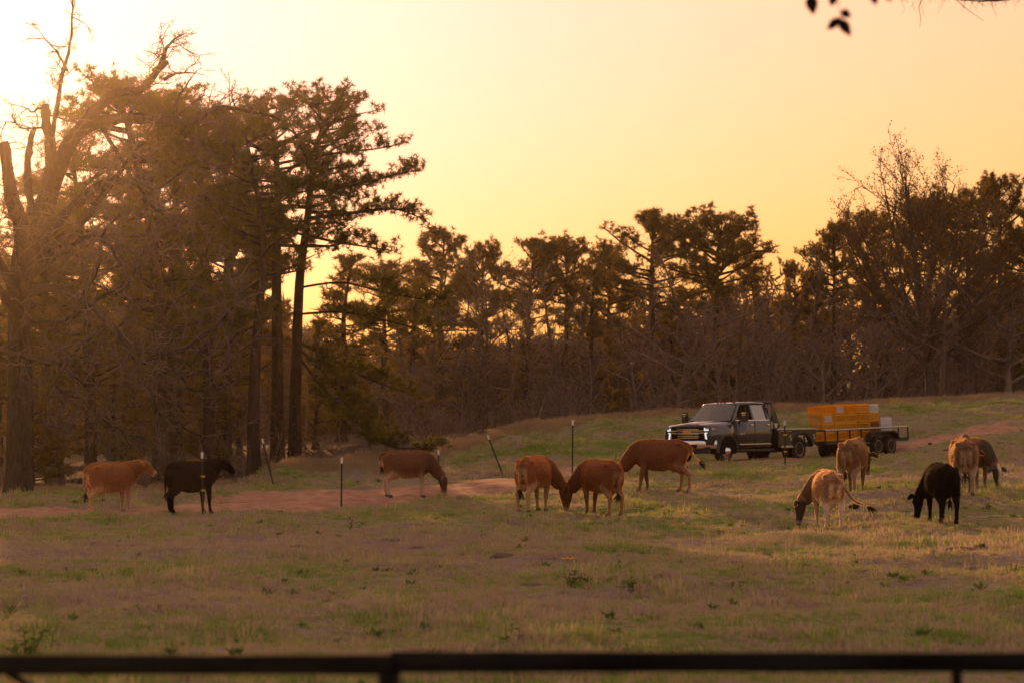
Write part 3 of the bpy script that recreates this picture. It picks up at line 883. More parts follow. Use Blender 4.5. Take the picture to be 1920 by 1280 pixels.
# russet leaves still hanging on low beech saplings in the shade
C = []
for (px,py,D,n,s) in ((560,835,104,120,.6),(575,865,104,80,.4),(415,720,104,200,.9),(430,800,103,160,.8),(1010,600,150,200,1.6),(900,640,150,160,1.4)):
    p = P(px,py,D); c = rs.normal(size=(n,3))*np.array([s,s,s*.8])+np.array(p); C.append(c)
V2, F2 = leaves_mesh(np.concatenate(C), rs, .07, 3, .12)
dl = link_mesh('russet_foliage', np_mesh('russet_foliage', V2, F2), m_dead_leaf)
tag(dl, 'russet dry leaves clinging to low saplings in the shade of the pines', 'leaves', kind='stuff')
# ---------------------------------------------------------------- grass blades (nobody could count them)
def tuft_proto(name, seed, n, h, spread, bend):
    rs = np.random.RandomState(seed); V = []; Fc = []
    for i in range(n):
        a = rs.uniform(0, 6.28); r = spread*math.sqrt(rs.uniform()); c = np.array([r*math.cos(a), r*math.sin(a), -.01])
        a2 = rs.uniform(0, 6.28); dr = np.array([math.cos(a2), math.sin(a2), 0]); hh = h*rs.uniform(.45, 1.15); bd = bend*rs.uniform(.3,1.2)
        sd = np.array([-dr[1], dr[0], 0])*rs.uniform(.003,.0055)
        p0, p1, p2 = c, c+dr*hh*bd*.35+np.array([0,0,hh*.6]), c+dr*hh*bd+np.array([0,0,hh*(1-.25*bd)])
        b = len(V); V += [p0-sd, p0+sd, p1+sd*.8, p1-sd*.8, p2]
        Fc += [(b,b+1,b+2),(b,b+2,b+3),(b+3,b+2,b+4)]
    return bpy.data.objects.new(name, np_mesh(name, V, Fc))

m_grass = bpy.data.materials.new('grass_blades'); m_grass.use_nodes = True
nt, lk = m_grass.node_tree.nodes, m_grass.node_tree.links
nt.remove(nt['Principled BSDF'])
s, geo = sward_color(nt, lk, 0.0)
ra = nt.new('ShaderNodeAttribute'); ra.attribute_type = 'INSTANCER'; ra.attribute_name = 'tone'
a1 = nt.new('ShaderNodeMath'); a1.operation='MULTIPLY_ADD'; a1.inputs[1].default_value=.56; lk.new(ra.outputs['Fac'], a1.inputs[0]); lk.new(s, a1.inputs[2])
a2 = nt.new('ShaderNodeMath'); a2.operation='SUBTRACT'; a2.inputs[1].default_value=.28; lk.new(a1.outputs[0], a2.inputs[0])
up = lambda c, k: tuple(v*k for v in c)
col = ramp(nt, [(0.26, up(C_DRY,1.0)), (0.43, up(C_STRAW,1.05)), (0.56, up(C_OLIVE,1.0)), (0.76, up(C_GREEN,1.0))], a2.outputs[0], lk)
d = nt.new('ShaderNodeBsdfDiffuse'); t = nt.new('ShaderNodeBsdfTranslucent'); mx = nt.new('ShaderNodeMixShader'); mx.inputs[0].default_value = .5
lk.new(col, d.inputs['Color']); lk.new(col, t.inputs['Color'])
lk.new(d.outputs[0], mx.inputs[1]); lk.new(t.outputs[0], mx.inputs[2]); lk.new(mx.outputs[0], nt['Material Output'].inputs['Surface'])

protos = [tuft_proto('blade_tuft', 1, 26, .075, .11, .7), tuft_proto('blade_tuft', 2, 20, .11, .08, .6), tuft_proto('blade_tuft', 3, 34, .055, .15, .9)]

def instancer(name, pts, scale, rotz, tone, protos, material, label, cat):
    me = bpy.data.meshes.new(name); me.vertices.add(len(pts)); me.vertices.foreach_set('co', np.asarray(pts, np.float32).ravel())
    for nm, arr in (('scl', scale), ('rotz', rotz), ('tone', tone)):
        at = me.attributes.new(nm, 'FLOAT', 'POINT'); at.data.foreach_set('value', np.asarray(arr, np.float32))
    for p in protos:
        p.data.materials.clear(); p.data.materials.append(material)
    o = link_mesh(name, me, material)
    ng = bpy.data.node_groups.new(name+'_scatter', 'GeometryNodeTree')
    ng.interface.new_socket('Geometry', in_out='INPUT', socket_type='NodeSocketGeometry')
    ng.interface.new_socket('Geometry', in_out='OUTPUT', socket_type='NodeSocketGeometry')
    N, Lk = ng.nodes, ng.links
    gi, go = N.new('NodeGroupInput'), N.new('NodeGroupOutput')
    jn = N.new('GeometryNodeJoinGeometry')
    for p in reversed(protos):
        oi = N.new('GeometryNodeObjectInfo'); oi.inputs['Object'].default_value = p
        g2 = N.new('GeometryNodeGeometryToInstance'); Lk.new(oi.outputs['Geometry'], g2.inputs[0]); Lk.new(g2.outputs[0], jn.inputs[0])
    iop = N.new('GeometryNodeInstanceOnPoints')
    Lk.new(gi.outputs[0], iop.inputs['Points']); Lk.new(jn.outputs[0], iop.inputs['Instance'])
    iop.inputs['Pick Instance'].default_value = True
    def attr(nm):
        a = N.new('GeometryNodeInputNamedAttribute'); a.data_type='FLOAT'; a.inputs['Name'].default_value = nm; return a.outputs['Attribute']
    cx = N.new('ShaderNodeCombineXYZ'); Lk.new(attr('rotz'), cx.inputs['Z'])
    Lk.new(cx.outputs[0], iop.inputs['Rotation'])
    Lk.new(attr('scl'), iop.inputs['Scale'])
    Lk.new(iop.outputs[0], go.inputs[0])
    md = o.modifiers.new('scatter', 'NODES'); md.node_group = ng
    return tag(o, label, cat, kind='stuff')

rs = np.random.RandomState(42)
def scatter(n, y0, y1, power=0.0):
    y = y0+(y1-y0)*rs.uniform(size=n)**(1+power)
    x = rs.uniform(-1,1,size=n)*(0.195*y+5.5)
    return x, y
x, y = scatter(205000, 15, 128, .25)
bare = bare_at(x, y); lit = litter_at(x, y)
keep = (bare + rs.uniform(-.3,.3,size=len(x)) < .42) & (lit < .5)
x, y = x[keep], y[keep]
pn = np.sin(x*.9+1.3*np.sin(y*.31))*np.sin(y*.53+np.sin(x*.4)) + .5*np.sin(x*2.3+y*1.1)
sc_ = (.75+.25*pn)*rs.uniform(.6,1.35,size=len(x))*(1+.004*(y-15))
tall = rs.uniform(size=len(x)) < .05*(1+np.clip(pn,-1,1.5))
sc_ = np.where(tall, sc_*2.0, sc_)
instancer('grass', np.stack([x,y,ground_z(x,y)],1), sc_, rs.uniform(0,6.28,size=len(x)), rs.uniform(size=len(x)), protos, m_grass,
          'short winter pasture grass in green, straw and pinkish dry patches', 'grass')
# longer dry grass along the crest and under the trees
x1 = rs.uniform(-3, 26, size=7000); y1 = np.interp(x1,[-3,1,8,20,26],[112.5,117,122,130,133]) + rs.normal(size=7000)*1.6 
x2 = rs.uniform(-9,-3.5,size=1500); y2 = 92+rs.uniform(0,1,size=1500)**.5*5
x3 = rs.uniform(-24,-9,size=2500); y3 = np.interp(x3,[-24,-9],[85,92])+rs.normal(size=2500)*1.2
x, y = np.concatenate([x1,x2,x3]), np.concatenate([y1,y2,y3])
k = bare_at(x,y) < .5; x, y = x[k], y[k]
m_long = leaf_mat('dry_long_grass', (.33,.235,.15), (.42,.31,.19), .5, .8)
lp = [tuft_proto('long_tuft', 11, 22, .34, .12, .5), tuft_proto('long_tuft', 12, 18, .26, .14, .8)]
instancer('dry_grass', np.stack([x,y,ground_z(x,y)],1), rs.uniform(.4,1.15,size=len(x)), rs.uniform(0,6.28,size=len(x)), rs.uniform(size=len(x)), lp, m_long,
          'longer dry straw coloured grass along the crest and the edge of the wood', 'grass')

# low broad leaves, seed stalks and dark little hummocks in the sward
def rosette(name, seed, n, r_, lift):
    rs = np.random.RandomState(seed); V=[]; Fc=[]
    for i in range(n):
        a = rs.uniform(0,6.28); d = np.array([math.cos(a),math.sin(a),lift*rs.uniform(.3,1.6)]); d/=np.linalg.norm(d); s_=np.array([-math.sin(a),math.cos(a),0])
        l=r_*rs.uniform(.5,1.1); w=l*.2; o=rs.normal(size=3)*np.array([.03,.03,0]); b=len(V)
        V += [o, o+d*l*.45+s_*w, o+d*l+np.array([0,0,-l*.1]), o+d*l*.45-s_*w]; Fc += [(b,b+1,b+2),(b,b+2,b+3)]
    return bpy.data.objects.new(name, np_mesh(name, V, Fc))
m_low = leaf_mat('low_weed_leaf', (.10,.15,.03), (.17,.21,.05), .35, 1.5)
x, y = scatter(2500, 17, 105, .5)
cl = np.sin(x*1.3+np.sin(y*.7)*2)*np.sin(y*.8+x*.3); k = (cl+rs.normal(size=len(x))*.5 > .45) & (bare_at(x,y)<.3) & (litter_at(x,y)<.4); x,y=x[k],y[k]
instancer('ground_weeds', np.stack([x,y,ground_z(x,y)+.01],1), rs.uniform(.35,1.2,size=len(x)), rs.uniform(0,6.28,size=len(x)), rs.uniform(size=len(x)), [rosette('leaf_rosette',21,12,.12,.8), rosette('leaf_rosette',22,9,.16,1.2)], m_low,
          'low dark green weeds dotted through the pasture grass', 'weeds')
m_stalks = leaf_mat('seed_stalk', (.40,.30,.17), (.50,.39,.23), .4, 1.5)
x, y = scatter(6600, 17, 100, .3); k = (bare_at(x,y)<.3) & (litter_at(x,y)<.4); x,y=x[k],y[k]
instancer('seed_stalks', np.stack([x,y,ground_z(x,y)],1), rs.uniform(.5,1.3,size=len(x)), rs.uniform(0,6.28,size=len(x)), rs.uniform(size=len(x)), [tuft_proto('stalk_tuft',31,9,.24,.07,.35), tuft_proto('stalk_tuft',32,14,.18,.10,.5)], m_stalks,
          'pale dry seed stalks standing in the pasture grass', 'grass')
m_lump = noisy('bare_soil_lump', (.10,.07,.05), (.20,.14,.10), 7, .95)
def lump(seed):
    rs = np.random.RandomState(seed); V, Fc = [], []
    n, m = 9, 4
    for i in range(m+1):
        a = i/m*math.pi/2
        for k in range(n): 
            t = 2*math.pi*k/n; r_ = .13*math.cos(a)*(1+.25*rs.normal()*.6)+.004; V.append((r_*math.cos(t), r_*math.sin(t), .05*math.sin(a)-.01))
    for i in range(m):
        for k in range(n): Fc.append((i*n+k, i*n+(k+1)%n, (i+1)*n+(k+1)%n, (i+1)*n+k))
    return bpy.data.objects.new('lump', np_mesh('lump', V, Fc, True))
x, y = scatter(260, 38, 118, .1); k = (litter_at(x,y)<.4) & (bare_at(x,y)<.4); x,y=x[k],y[k]
instancer('soil_lumps', np.stack([x,y,ground_z(x,y)],1), rs.uniform(.4,1.7,size=len(x))**1.3, rs.uniform(0,6.28,size=len(x)), rs.uniform(size=len(x)), [lump(1), lump(2), lump(3)], m_lump,
          'small bare lumps of turned soil and dung in the pasture', 'soil')
# ---------------------------------------------------------------- cattle
def fur_mat(name):
    m = mat(name, (.2,.1,.05), .62); nt, lk, b = nodes(m)
    a = nt.new('ShaderNodeVertexColor'); a.layer_name = 'coat'
    tc = nt.new('ShaderNodeTexCoord')
    mp = nt.new('ShaderNodeMapping'); mp.inputs['Scale'].default_value = (6, 14, 14); lk.new(tc.outputs['Object'], mp.inputs['Vector'])
    n = noise_tex(nt, lk, mp.outputs['Vector'], 3.0, 6, .7)
    n2 = noise_tex(nt, lk, tc.outputs['Object'], 3.2, 3, .5)
    ad = nt.new('ShaderNodeMath'); ad.operation='MULTIPLY_ADD'; ad.inputs[1].default_value=.55; lk.new(n2, ad.inputs[0]); lk.new(n, ad.inputs[2])
    v = ramp(nt, [(0.45,(.52,.50,.48)),(1.05,(1.40,1.38,1.34))], ad.outputs[0], lk)
    mx = nt.new('ShaderNodeMix'); mx.data_type='RGBA'; mx.blend_type='MULTIPLY'; mx.inputs['Factor'].default_value=1
    lk.new(a.outputs['Color'], mx.inputs['A']); lk.new(v, mx.inputs['B']); lk.new(mx.outputs['Result'], b.inputs['Base Color'])
    b.inputs['Sheen Weight'].default_value = .25; b.inputs['Sheen Roughness'].default_value = .35
    b.inputs['Specular IOR Level'].default_value = .3
    lk.new(a.outputs['Color'], b.inputs['Sheen Tint'])
    bp = nt.new('ShaderNodeBump'); bp.inputs['Strength'].default_value=.8; bp.inputs['Distance'].default_value=.02
    lk.new(n, bp.inputs['Height']); lk.new(bp.outputs['Normal'], b.inputs['Normal'])
    return m
m_fur = fur_mat('cow_coat'); m_furblack = fur_mat('black_cow_coat')
_b = m_furblack.node_tree.nodes['Principled BSDF']; _b.inputs['Sheen Weight'].default_value = 0; _b.inputs['Specular IOR Level'].default_value = .04; _b.inputs['Roughness'].default_value=.8
def hair_mat():
    m = bpy.data.materials.new('coat_hair'); m.use_nodes = True
    nt, lk = m.node_tree.nodes, m.node_tree.links
    nt.remove(nt['Principled BSDF'])
    a = nt.new('ShaderNodeVertexColor'); a.layer_name = 'coat'
    def times(k):
        x = nt.new('ShaderNodeMix'); x.data_type='RGBA'; x.blend_type='MULTIPLY'; x.inputs['Factor'].default_value=1; x.inputs['B'].default_value=(*k,1)
        lk.new(a.outputs['Color'], x.inputs['A']); return x.outputs['Result']
    d = nt.new('ShaderNodeBsdfDiffuse'); t = nt.new('ShaderNodeBsdfTranslucent'); mx = nt.new('ShaderNodeMixShader'); mx.inputs[0].default_value = .6
    lk.new(times((1.15,1.1,1.05)), d.inputs['Color']); lk.new(times((6.5,6.8,5.5)), t.inputs['Color'])
    lk.new(d.outputs[0], mx.inputs[1]); lk.new(t.outputs[0], mx.inputs[2]); lk.new(mx.outputs[0], nt['Material Output'].inputs['Surface'])
    return m
m_hair = hair_mat()
m_darkhair = mat('tail_hair', (.045,.026,.016), .8)
m_eye = mat('cow_eye', (.01,.008,.006), .15)
m_hoof = mat('hoof_horn', (.06,.045,.035), .6)
m_tag = mat('ear_tag', (.75,.45,.05), .5)

def ell(c, r, n=14, m=10):
    V=[]; Fc=[]
    for i in range(m+1):
        a = math.pi*i/m
        if i in (0, m): a = .04 if i == 0 else math.pi-.04
        for k in range(n):
            b_ = 2*math.pi*k/n
            V.append((c[0]+r[0]*math.cos(a), c[1]+r[1]*math.sin(a)*math.cos(b_), c[2]+r[2]*math.sin(a)*math.sin(b_)))
    for i in range(m):
        for k in range(n):
            Fc.append((i*n+k, i*n+(k+1)%n, (i+1)*n+(k+1)%n, (i+1)*n+k))
    Fc += [tuple(range(n-1,-1,-1)), tuple(range(m*n, m*n+n))]
    return V, Fc

def ovals(mb, path, n=16):
    """loft of ovals: (centre, half height, half width) stations"""
    pts = [Vector(p[0]) for p in path]; rings=[]
    for i,(c,hh,hw) in enumerate(path):
        t = (pts[min(i+1,len(pts)-1)]-pts[max(i-1,0)]).normalized()
        side = Vector((0,0,1)).cross(t)
        if side.length < .2: side = Vector((0,1,0))
        side.normalize(); upv = t.cross(side)
        rings.append([pts[i]+side*hw*math.cos(2*math.pi*k/n)+upv*hh*math.sin(2*math.pi*k/n) for k in range(n)])
    mb.rings(rings)

def remesh(mb, voxel, smooth_n=6):
    me = bpy.data.meshes.new('tmp'); me.from_pydata([tuple(p) for p in mb.v], [], mb.f)
    bm = bmesh.new(); bm.from_mesh(me); bmesh.ops.recalc_face_normals(bm, faces=bm.faces); bm.to_mesh(me); bm.free()
    o = bpy.data.objects.new('tmp', me); COL.objects.link(o)
    md = o.modifiers.new('r','REMESH'); md.mode='VOXEL'; md.voxel_size=voxel; md.use_smooth_shade=True
    s_ = o.modifiers.new('s','SMOOTH'); s_.factor=.5; s_.iterations=smooth_n
    dg = bpy.context.evaluated_depsgraph_get()
    out = bpy.data.meshes.new_from_object(o.evaluated_get(dg))
    bpy.data.objects.remove(o); 
    return out

COATS = {  # back and flank, belly and inner leg, head and neck, lower leg
 'gold':  ((.190,.074,.024),(.40,.27,.17),(.170,.072,.026),(.34,.24,.17)),
 'red':   ((.125,.052,.020),(.38,.28,.21),(.085,.036,.016),(.36,.28,.22)),
 'deep':  ((.140,.048,.015),(.28,.16,.085),(.110,.038,.013),(.15,.075,.038)),
 'bright':((.175,.062,.019),(.38,.25,.155),(.130,.046,.015),(.30,.19,.12)),
 'fawn':  ((.205,.112,.062),(.50,.39,.31),(.070,.040,.026),(.42,.33,.26)),
 'grey':  ((.145,.078,.040),(.25,.18,.13),(.038,.027,.021),(.15,.11,.082)),
 'tan':   ((.125,.062,.030),(.30,.21,.145),(.080,.040,.021),(.17,.11,.075)),
 'dun':   ((.115,.058,.028),(.33,.25,.19),(.075,.038,.020),(.15,.095,.062)),
 'black': ((.010,.006,.0045),(.012,.007,.005),(.009,.006,.0045),(.009,.006,.0045)),
}
def lerp(a,b,t): return tuple(a[i]*(1-t)+b[i]*t for i in range(3))

def make_cow(label, px, py, D, heading, size=1.0, coat='red', head=('graze',0.0,0.0), legs=(0,0,0,0), tail=None, fat=1.0, pale_stripe=False, udder=True, tag_ear=False, group='cattle grazing in the pasture'):
    """heading in degrees: 0 faces right in the photograph, 90 faces away. legs: swing of hind L, hind R, fore L, fore R"""
    x=(px-960)*D/F; z=gz(x,D)
    root=empty('cow',(x,D,z),R(heading)); tag(root,label,'cow',group)
    rs=np.random.RandomState(int(px)*7+int(py)); mb=MB()
    w=fat
    ovals(mb,[((-.69,0,1.11),.07,.08*w),((-.66,0,1.08),.15,.15*w),((-.58,0,1.035),.225,.215*w),((-.44,0,.985),.30,.262*w),((-.24,0,.925),.355,.295*w),
              ((-.02,0,.895),.392,.325*w),((.2,0,.90),.382,.315*w),((.38,0,.925),.36,.27*w),((.53,0,.95),.325,.225*w),((.64,0,.965),.265,.18*w),((.72,0,.965),.17,.12)])
    mb.add(*ell((-.45,.175*w,1.175),(.10,.06,.055))); mb.add(*ell((-.45,-.175*w,1.175),(.10,.06,.055)))   # hook bones
    mb.add(*ell((-.66,.09,1.10),(.05,.05,.05))); mb.add(*ell((-.66,-.09,1.10),(.05,.05,.05)))
    mb.add(*ell((.42,0,1.22),(.20,.07,.085)))     # withers
    mb.tube([(-.66,0,1.20),(-.45,0,1.265),(-.1,0,1.255),(.3,0,1.27)],[.03,.05,.045,.05],8)
    if udder:
        mb.add(*ell((-.36,0,.60),(.17,.13,.115)))
        for sx in(-.42,-.30):
            for sy in(-.06,.06): mb.tube([(sx,sy,.53),(sx,sy,.44)],[.022,.014],6)
    hoofs=[]
    for i,(sy,sw) in enumerate(((1,legs[0]),(-1,legs[1]))):
        y=.165*sy*w
        mb.tube([(-.47,y*.6,1.06),(-.46+.1*sw,y*1.0,.80),(-.40+.25*sw,y*1.1,.66),(-.50+.55*sw,y*.98,.54),(-.60+.75*sw,y*.92,.44),(-.585+.9*sw,y*.92,.30),(-.57+1.0*sw,y*.92,.14),(-.545+1.03*sw,y*.92,.085),(-.52+1.05*sw,y*.92,.0)],
                [.06,.105,.105,.085,.066,.050,.044,.052,.058],12)
        mb.add(*ell((-.47,y*.85,.86),(.20,.115,.26))); mb.add(*ell((-.40,y*1.05,.70),(.13,.08,.13)))
        hoofs.append((-.515+1.05*sw,y*.92))
    for i,(sy,sw) in enumerate(((1,legs[2]),(-1,legs[3]))):
        y=.15*sy*w
        mb.tube([(.47,y*.6,1.05),(.50,y*1.05,.82),(.44+.1*sw,y*1.1,.66),(.455+.45*sw,y,.50),(.46+.62*sw,y*.95,.37),(.455+.8*sw,y*.93,.24),(.46+.98*sw,y*.93,.12),(.475+1.02*sw,y*.93,.07),(.49+1.05*sw,y*.93,.0)],
                [.05,.095,.092,.07,.060,.044,.040,.050,.055],12)
        mb.add(*ell((.46,y*.95,.93),(.15,.10,.23)))
        hoofs.append((.495+1.05*sw,y*.93))
    mode,yaw,dz=head
    cy,sy_=math.cos(yaw),math.sin(yaw)
    def hp(fx,fz,s=0.0):   # forward, height, sideways in the turned head frame about the neck root
        return Vector((.55+fx*cy-s*sy_, fx*sy_+s*cy, fz+dz))
    if mode=='graze':
        poll,muz=hp(.54,.55),hp(.60,.045)
        neck=[((.48,0,1.06),.26,.17),(tuple(hp(.14,.97)),.235,.135),(tuple(hp(.30,.81)),.185,.112),(tuple(hp(.43,.66)),.155,.10),(tuple(poll),.125,.092)]
        dewlap=[(.66,0,.80),tuple(hp(.26,.62)),tuple(hp(.38,.50))]
    elif mode=='low':
        poll,muz=hp(.62,.80),hp(.80,.32)
        neck=[((.48,0,1.06),.26,.17),(tuple(hp(.16,1.02)),.23,.135),(tuple(hp(.36,.93)),.18,.112),(tuple(hp(.50,.86)),.15,.10),(tuple(poll),.125,.092)]
        dewlap=[(.66,0,.80),tuple(hp(.30,.74)),tuple(hp(.46,.66))]
    else:
        poll,muz=hp(.40,1.25),hp(.74,.97)
        neck=[((.44,0,1.03),.27,.17),(tuple(hp(.05,1.07)),.265,.15),(tuple(hp(.17,1.13)),.225,.125),(tuple(hp(.29,1.19)),.185,.108),(tuple(poll),.14,.095)]
        dewlap=[(.68,0,.78),tuple(hp(.14,.80)),tuple(hp(.26,.93))]
    ovals(mb,neck)
    mb.tube([Vector(p) for p in dewlap],[.07,.055,.04],8)
    ax=(muz-poll); hl=ax.length; ax.normalize()
    lat=Vector((-sy_,cy,0)); fr=lat.cross(ax)          # fr points to the brow side
    if fr.dot(Vector((cy,sy_,.3)))<0: fr=-fr
    hs=1.0
    def hd(t,f=0,l=0): return poll+ax*(t*hl)+fr*f+lat*l
    st=[(-.10,.055,.08,0.0),(0,.118,.105,.0),(.16,.135,.112,.005),(.34,.128,.108,.0),(.52,.105,.082,-.005),(.70,.086,.068,-.005),(.86,.080,.072,-.003),(.97,.070,.068,0),(1.04,.040,.045,0)]
    rings=[]
    for t,hh,hw,off in st:
        c=hd(t,off); rings.append([c+lat*hw*math.cos(2*math.pi*k/16)+fr*hh*math.sin(2*math.pi*k/16) for k in range(16)])
    mb.rings(rings)
    for s in(-1,1): mb.add(*ell(tuple(hd(.30,.07,.085*s)),(.035,.03,.035)))
    for s in(-1,1):   # ears: flattened, held out sideways
        e0,e1,e2,e3=hd(.02,.02,.09*s),hd(.0,.02,.17*s),hd(.05,.01,.27*s),hd(.12,0,.34*s)
        rg=[]
        for c,a,b_ in((e0,.028,.03),(e1,.070,.026),(e2,.078,.024),(e3,.026,.018)):
            rg.append([c+ax*a*math.cos(2*math.pi*k/10)+fr*b_*math.sin(2*math.pi*k/10) for k in range(10)])
        mb.rings(rg)
    if tail is None: tail=[(-.69,0,1.17),(-.735,0,1.08),(-.745,.01,.85),(-.735,.02,.62),(-.725,.02,.5)]
    tp=[Vector(p) for p in _spline([Vector(p) for p in tail],5)]
    mb.tube([(-.60,0,1.20),tail[0]],[.05,.042],10)
    q=np.linspace(0,1,len(tp)); mb.tube(tp,list(.040-.018*q),8)
    me=remesh(mb,.020,10); me.name='body'
    n=len(me.vertices); co=np.empty(n*3,np.float32); me.vertices.foreach_get('co',co); co=co.reshape(-1,3)
    base,belly,hdc,leg=[np.array(c) for c in COATS[coat]]
    X,Y,Z=co.T
    sm=lambda v,a,b_: np.clip((v-a)/(b_-a),0,1)**2*(3-2*np.clip((v-a)/(b_-a),0,1))
    col=np.tile(base,(n,1))
    def mixin(c,wt):
        nonlocal col
        col=col*(1-wt[:,None])+np.asarray(c)*wt[:,None]
    mixin(belly,sm(Z,.78,.50)*.45*(np.abs(X)<.75))
    mixin(leg,sm(Z,.66,.36)*.9)
    mixin(belly,sm(Z,.62,.40)*sm(-X,.30,.42)*.9)               # hind shanks
    mixin(belly,sm(-X,.50,.66)*sm(.17-np.abs(Y),0,.07)*sm(1.10-Z,0,.15)*.95)   # pale back of the thighs
    mixin(belly,np.exp(-((X+.36)/.2)**2-((Z-.60)/.12)**2)*.9)
    mixin(np.array(base)*.55,np.exp(-((X+.70)/.08)**2-(Y/.05)**2)*sm(1.15-Z,0,.1)*.7)
    dh=co-np.array(poll); th=dh@np.array(ax)/hl; lt=np.abs(dh@np.array(lat)); ffr=dh@np.array(fr)
    near=np.linalg.norm(dh-np.outer(np.clip(th,0,1)*hl,np.array(ax)),axis=1)
    ish=(near<.2)
    neckw=sm(X*1.0,.45,.75)*(Z>.3); mixin(hdc,neckw*.8*(~ish)*(coat!='black'))
    mixin(hdc,ish*sm(th,-.25,.05)*1.0)
    if coat!='black':
        mixin((.40,.30,.22),ish*np.exp(-((th-.90)/.09)**2)*.75)
        mixin((.05,.035,.03),ish*sm(th,.96,1.0)*.8)
    if pale_stripe: mixin((.50,.42,.36),ish*sm(ffr,.04,.08)*sm(.065-lt,0,.03)*.9)
    mixin((.05,.038,.03) if coat!='black' else base,sm(Z,.07,.035)*.9)
    ca=me.color_attributes.new('coat','FLOAT_COLOR','POINT')
    ca.data.foreach_set('color',np.concatenate([col,np.ones((n,1))],1).astype(np.float32).ravel())
    body=link_mesh('body',me,m_furblack if coat=='black' else m_fur,root)
    # short coat hair that catches the low light along the outline
    nrm=np.empty(n*3,np.float32); me.vertices.foreach_get('normal',nrm); nrm=nrm.reshape(-1,3)
    pick=rs.permutation(n)[:14000]; c=co[pick]; nn=nrm[pick]
    lie=np.array([-.6,0,-.5])+rs.normal(size=(len(pick),3))*.35
    dd=nn*1.0+lie*.75; dd/=np.linalg.norm(dd,axis=1,keepdims=True)
    sd=np.cross(dd,nn+rs.normal(size=nn.shape)*.3); sd/=np.linalg.norm(sd,axis=1,keepdims=True)+1e-9
    ln=rs.uniform(.016,.036,size=(len(pick),1))*np.clip((c[:,2:3]-.25)/.5,.35,1)
    V=np.stack([c-sd*.0042-nn*.002,c+sd*.0042-nn*.002,c+dd*ln],1).reshape(-1,3)
    hm=np_mesh('coat_hair',V,np.arange(len(V)).reshape(-1,3)); hc=hm.color_attributes.new('coat','FLOAT_COLOR','POINT')
    hc.data.foreach_set('color',np.repeat(np.concatenate([col[pick],np.ones((len(pick),1))],1),3,axis=0).astype(np.float32).ravel())
    h=link_mesh('coat_hair',hm,m_hair,root); h['kind']='stuff'
    # tail switch, eyes, hooves, ear tag
    sw=Twigs(); e=np.array(tp[-1]); ed=np.array((tp[-1]-tp[-4]).normalized())
    for i in range(26):
        d2=ed+rs.normal(size=3)*.22+np.array([0,0,-.25 if ed[2]>-.7 else 0])
        p2,_=wander(rs,e-ed*.05,d2,rs.uniform(.16,.30),3,.12,-.05); sw.tube(p2,[.012,.011,.007,.002],3)
    sw.build('tail_switch',m_darkhair if coat!='black' else mat_black,root)
    for s in(-1,1):
        MB().add(*ell(tuple(hd(.30,.075,.103*s)),(.020,.016,.020)),True).build('eye',m_eye,root)
    for hx,hy in hoofs:
        r0=[]
        for zz,a,b_ in((-.012,.072,.060),(.03,.064,.056),(.062,.052,.048)):
            r0.append([(hx+.012*(zz<.03)+a*math.cos(2*math.pi*k/10),hy+b_*math.sin(2*math.pi*k/10),zz) for k in range(10)])
        MB().rings(r0).build('hoof',m_hoof,root)
    if tag_ear: MB().box(tuple(hd(.10,-.03,.20)),(.05,.012,.06)).build('ear_tag',m_tag,root,.004)
    root.scale=(size*.95,size,size)
    return root
mat_black=mat('black_tail_hair',(.010,.007,.006),.8)

make_cow('red brown cow standing with raised head at the far left beside the black cow',206,955,71.5,34,.98,'gold',('up',-.62,.0),(.06,-.05,-.02,.05),tail=[(-.69,0,1.17),(-.75,.0,1.05),(-.74,.02,.8),(-.70,.03,.58),(-.70,.03,.48)],group='cattle standing by the track')
make_cow('black cow standing with raised head behind the striped fence post',357,963,70,36,.98,'black',('up',-.10,.02),(.03,-.06,.0,.05),udder=False,group='cattle standing by the track')
make_cow('brown cow with pale legs and udder grazing on the verge of the dirt track',762,935,80,-4,1.0,'red',('graze',-.08,0),(-.07,.06,-.04,.03),tail=[(-.66,0,1.22),(-.76,0,1.17),(-.80,0,1.08),(-.78,0,.95),(-.745,0,.82)],fat=1.02)
make_cow('red cow with its rump to us grazing head to head, left of the pair',1000,957,67,64,1.0,'bright',('graze',-.75,0),(.02,-.05,.07,-.06),fat=.98)
make_cow('red cow grazing head to head, on the right of the pair and facing left',1128,956,67,124,1.0,'deep',('graze',.62,0),(.03,-.04,-.05,.06),fat=1.02)
make_cow('walking red cow in front of the truck with its tail swung out',1240,923,74,176,1.05,'deep',('graze',.05,0.0),(-.16,.07,.10,-.10),tail=[(-.68,0,1.19),(-.76,0,1.10),(-.80,-.02,.95),(-.90,-.05,.82),(-1.02,-.06,.74)])
make_cow('brown cow with its rump to us standing in front of the trailer',1598,920,72,70,1.04,'tan',('low',-.12,.10),(.0,.05,-.03,.04),fat=1.08,udder=False)
make_cow('pale fawn cow grazing with its dark tufted tail swung to the side',1552,988,62,98,.98,'fawn',('graze',.85,0),(.05,-.06,.0,.05),tail=[(-.69,0,1.18),(-.75,-.06,1.10),(-.78,-.22,.88),(-.78,-.40,.66),(-.76,-.62,.56),(-.76,-.74,.52)],fat=.98,tag_ear=True)
make_cow('black cow grazing with its rump to us on the right of the field',1766,982,62,97,1.0,'black',('graze',.50,0),(.03,-.03,.0,.05),udder=False,fat=1.08)
make_cow('brown cow seen from straight behind with one ear lit by the sun',1808,930,68,84,1.02,'dun',('low',-.35,.16),(.0,.03,.0,.03),fat=1.05)
make_cow('grey brown cow with a pale face stripe grazing behind the brown one',1818,918,71.6,-62,1.0,'grey',('graze',.1,0),(.04,-.04,.0,.05),pale_stripe=True,fat=1.0)
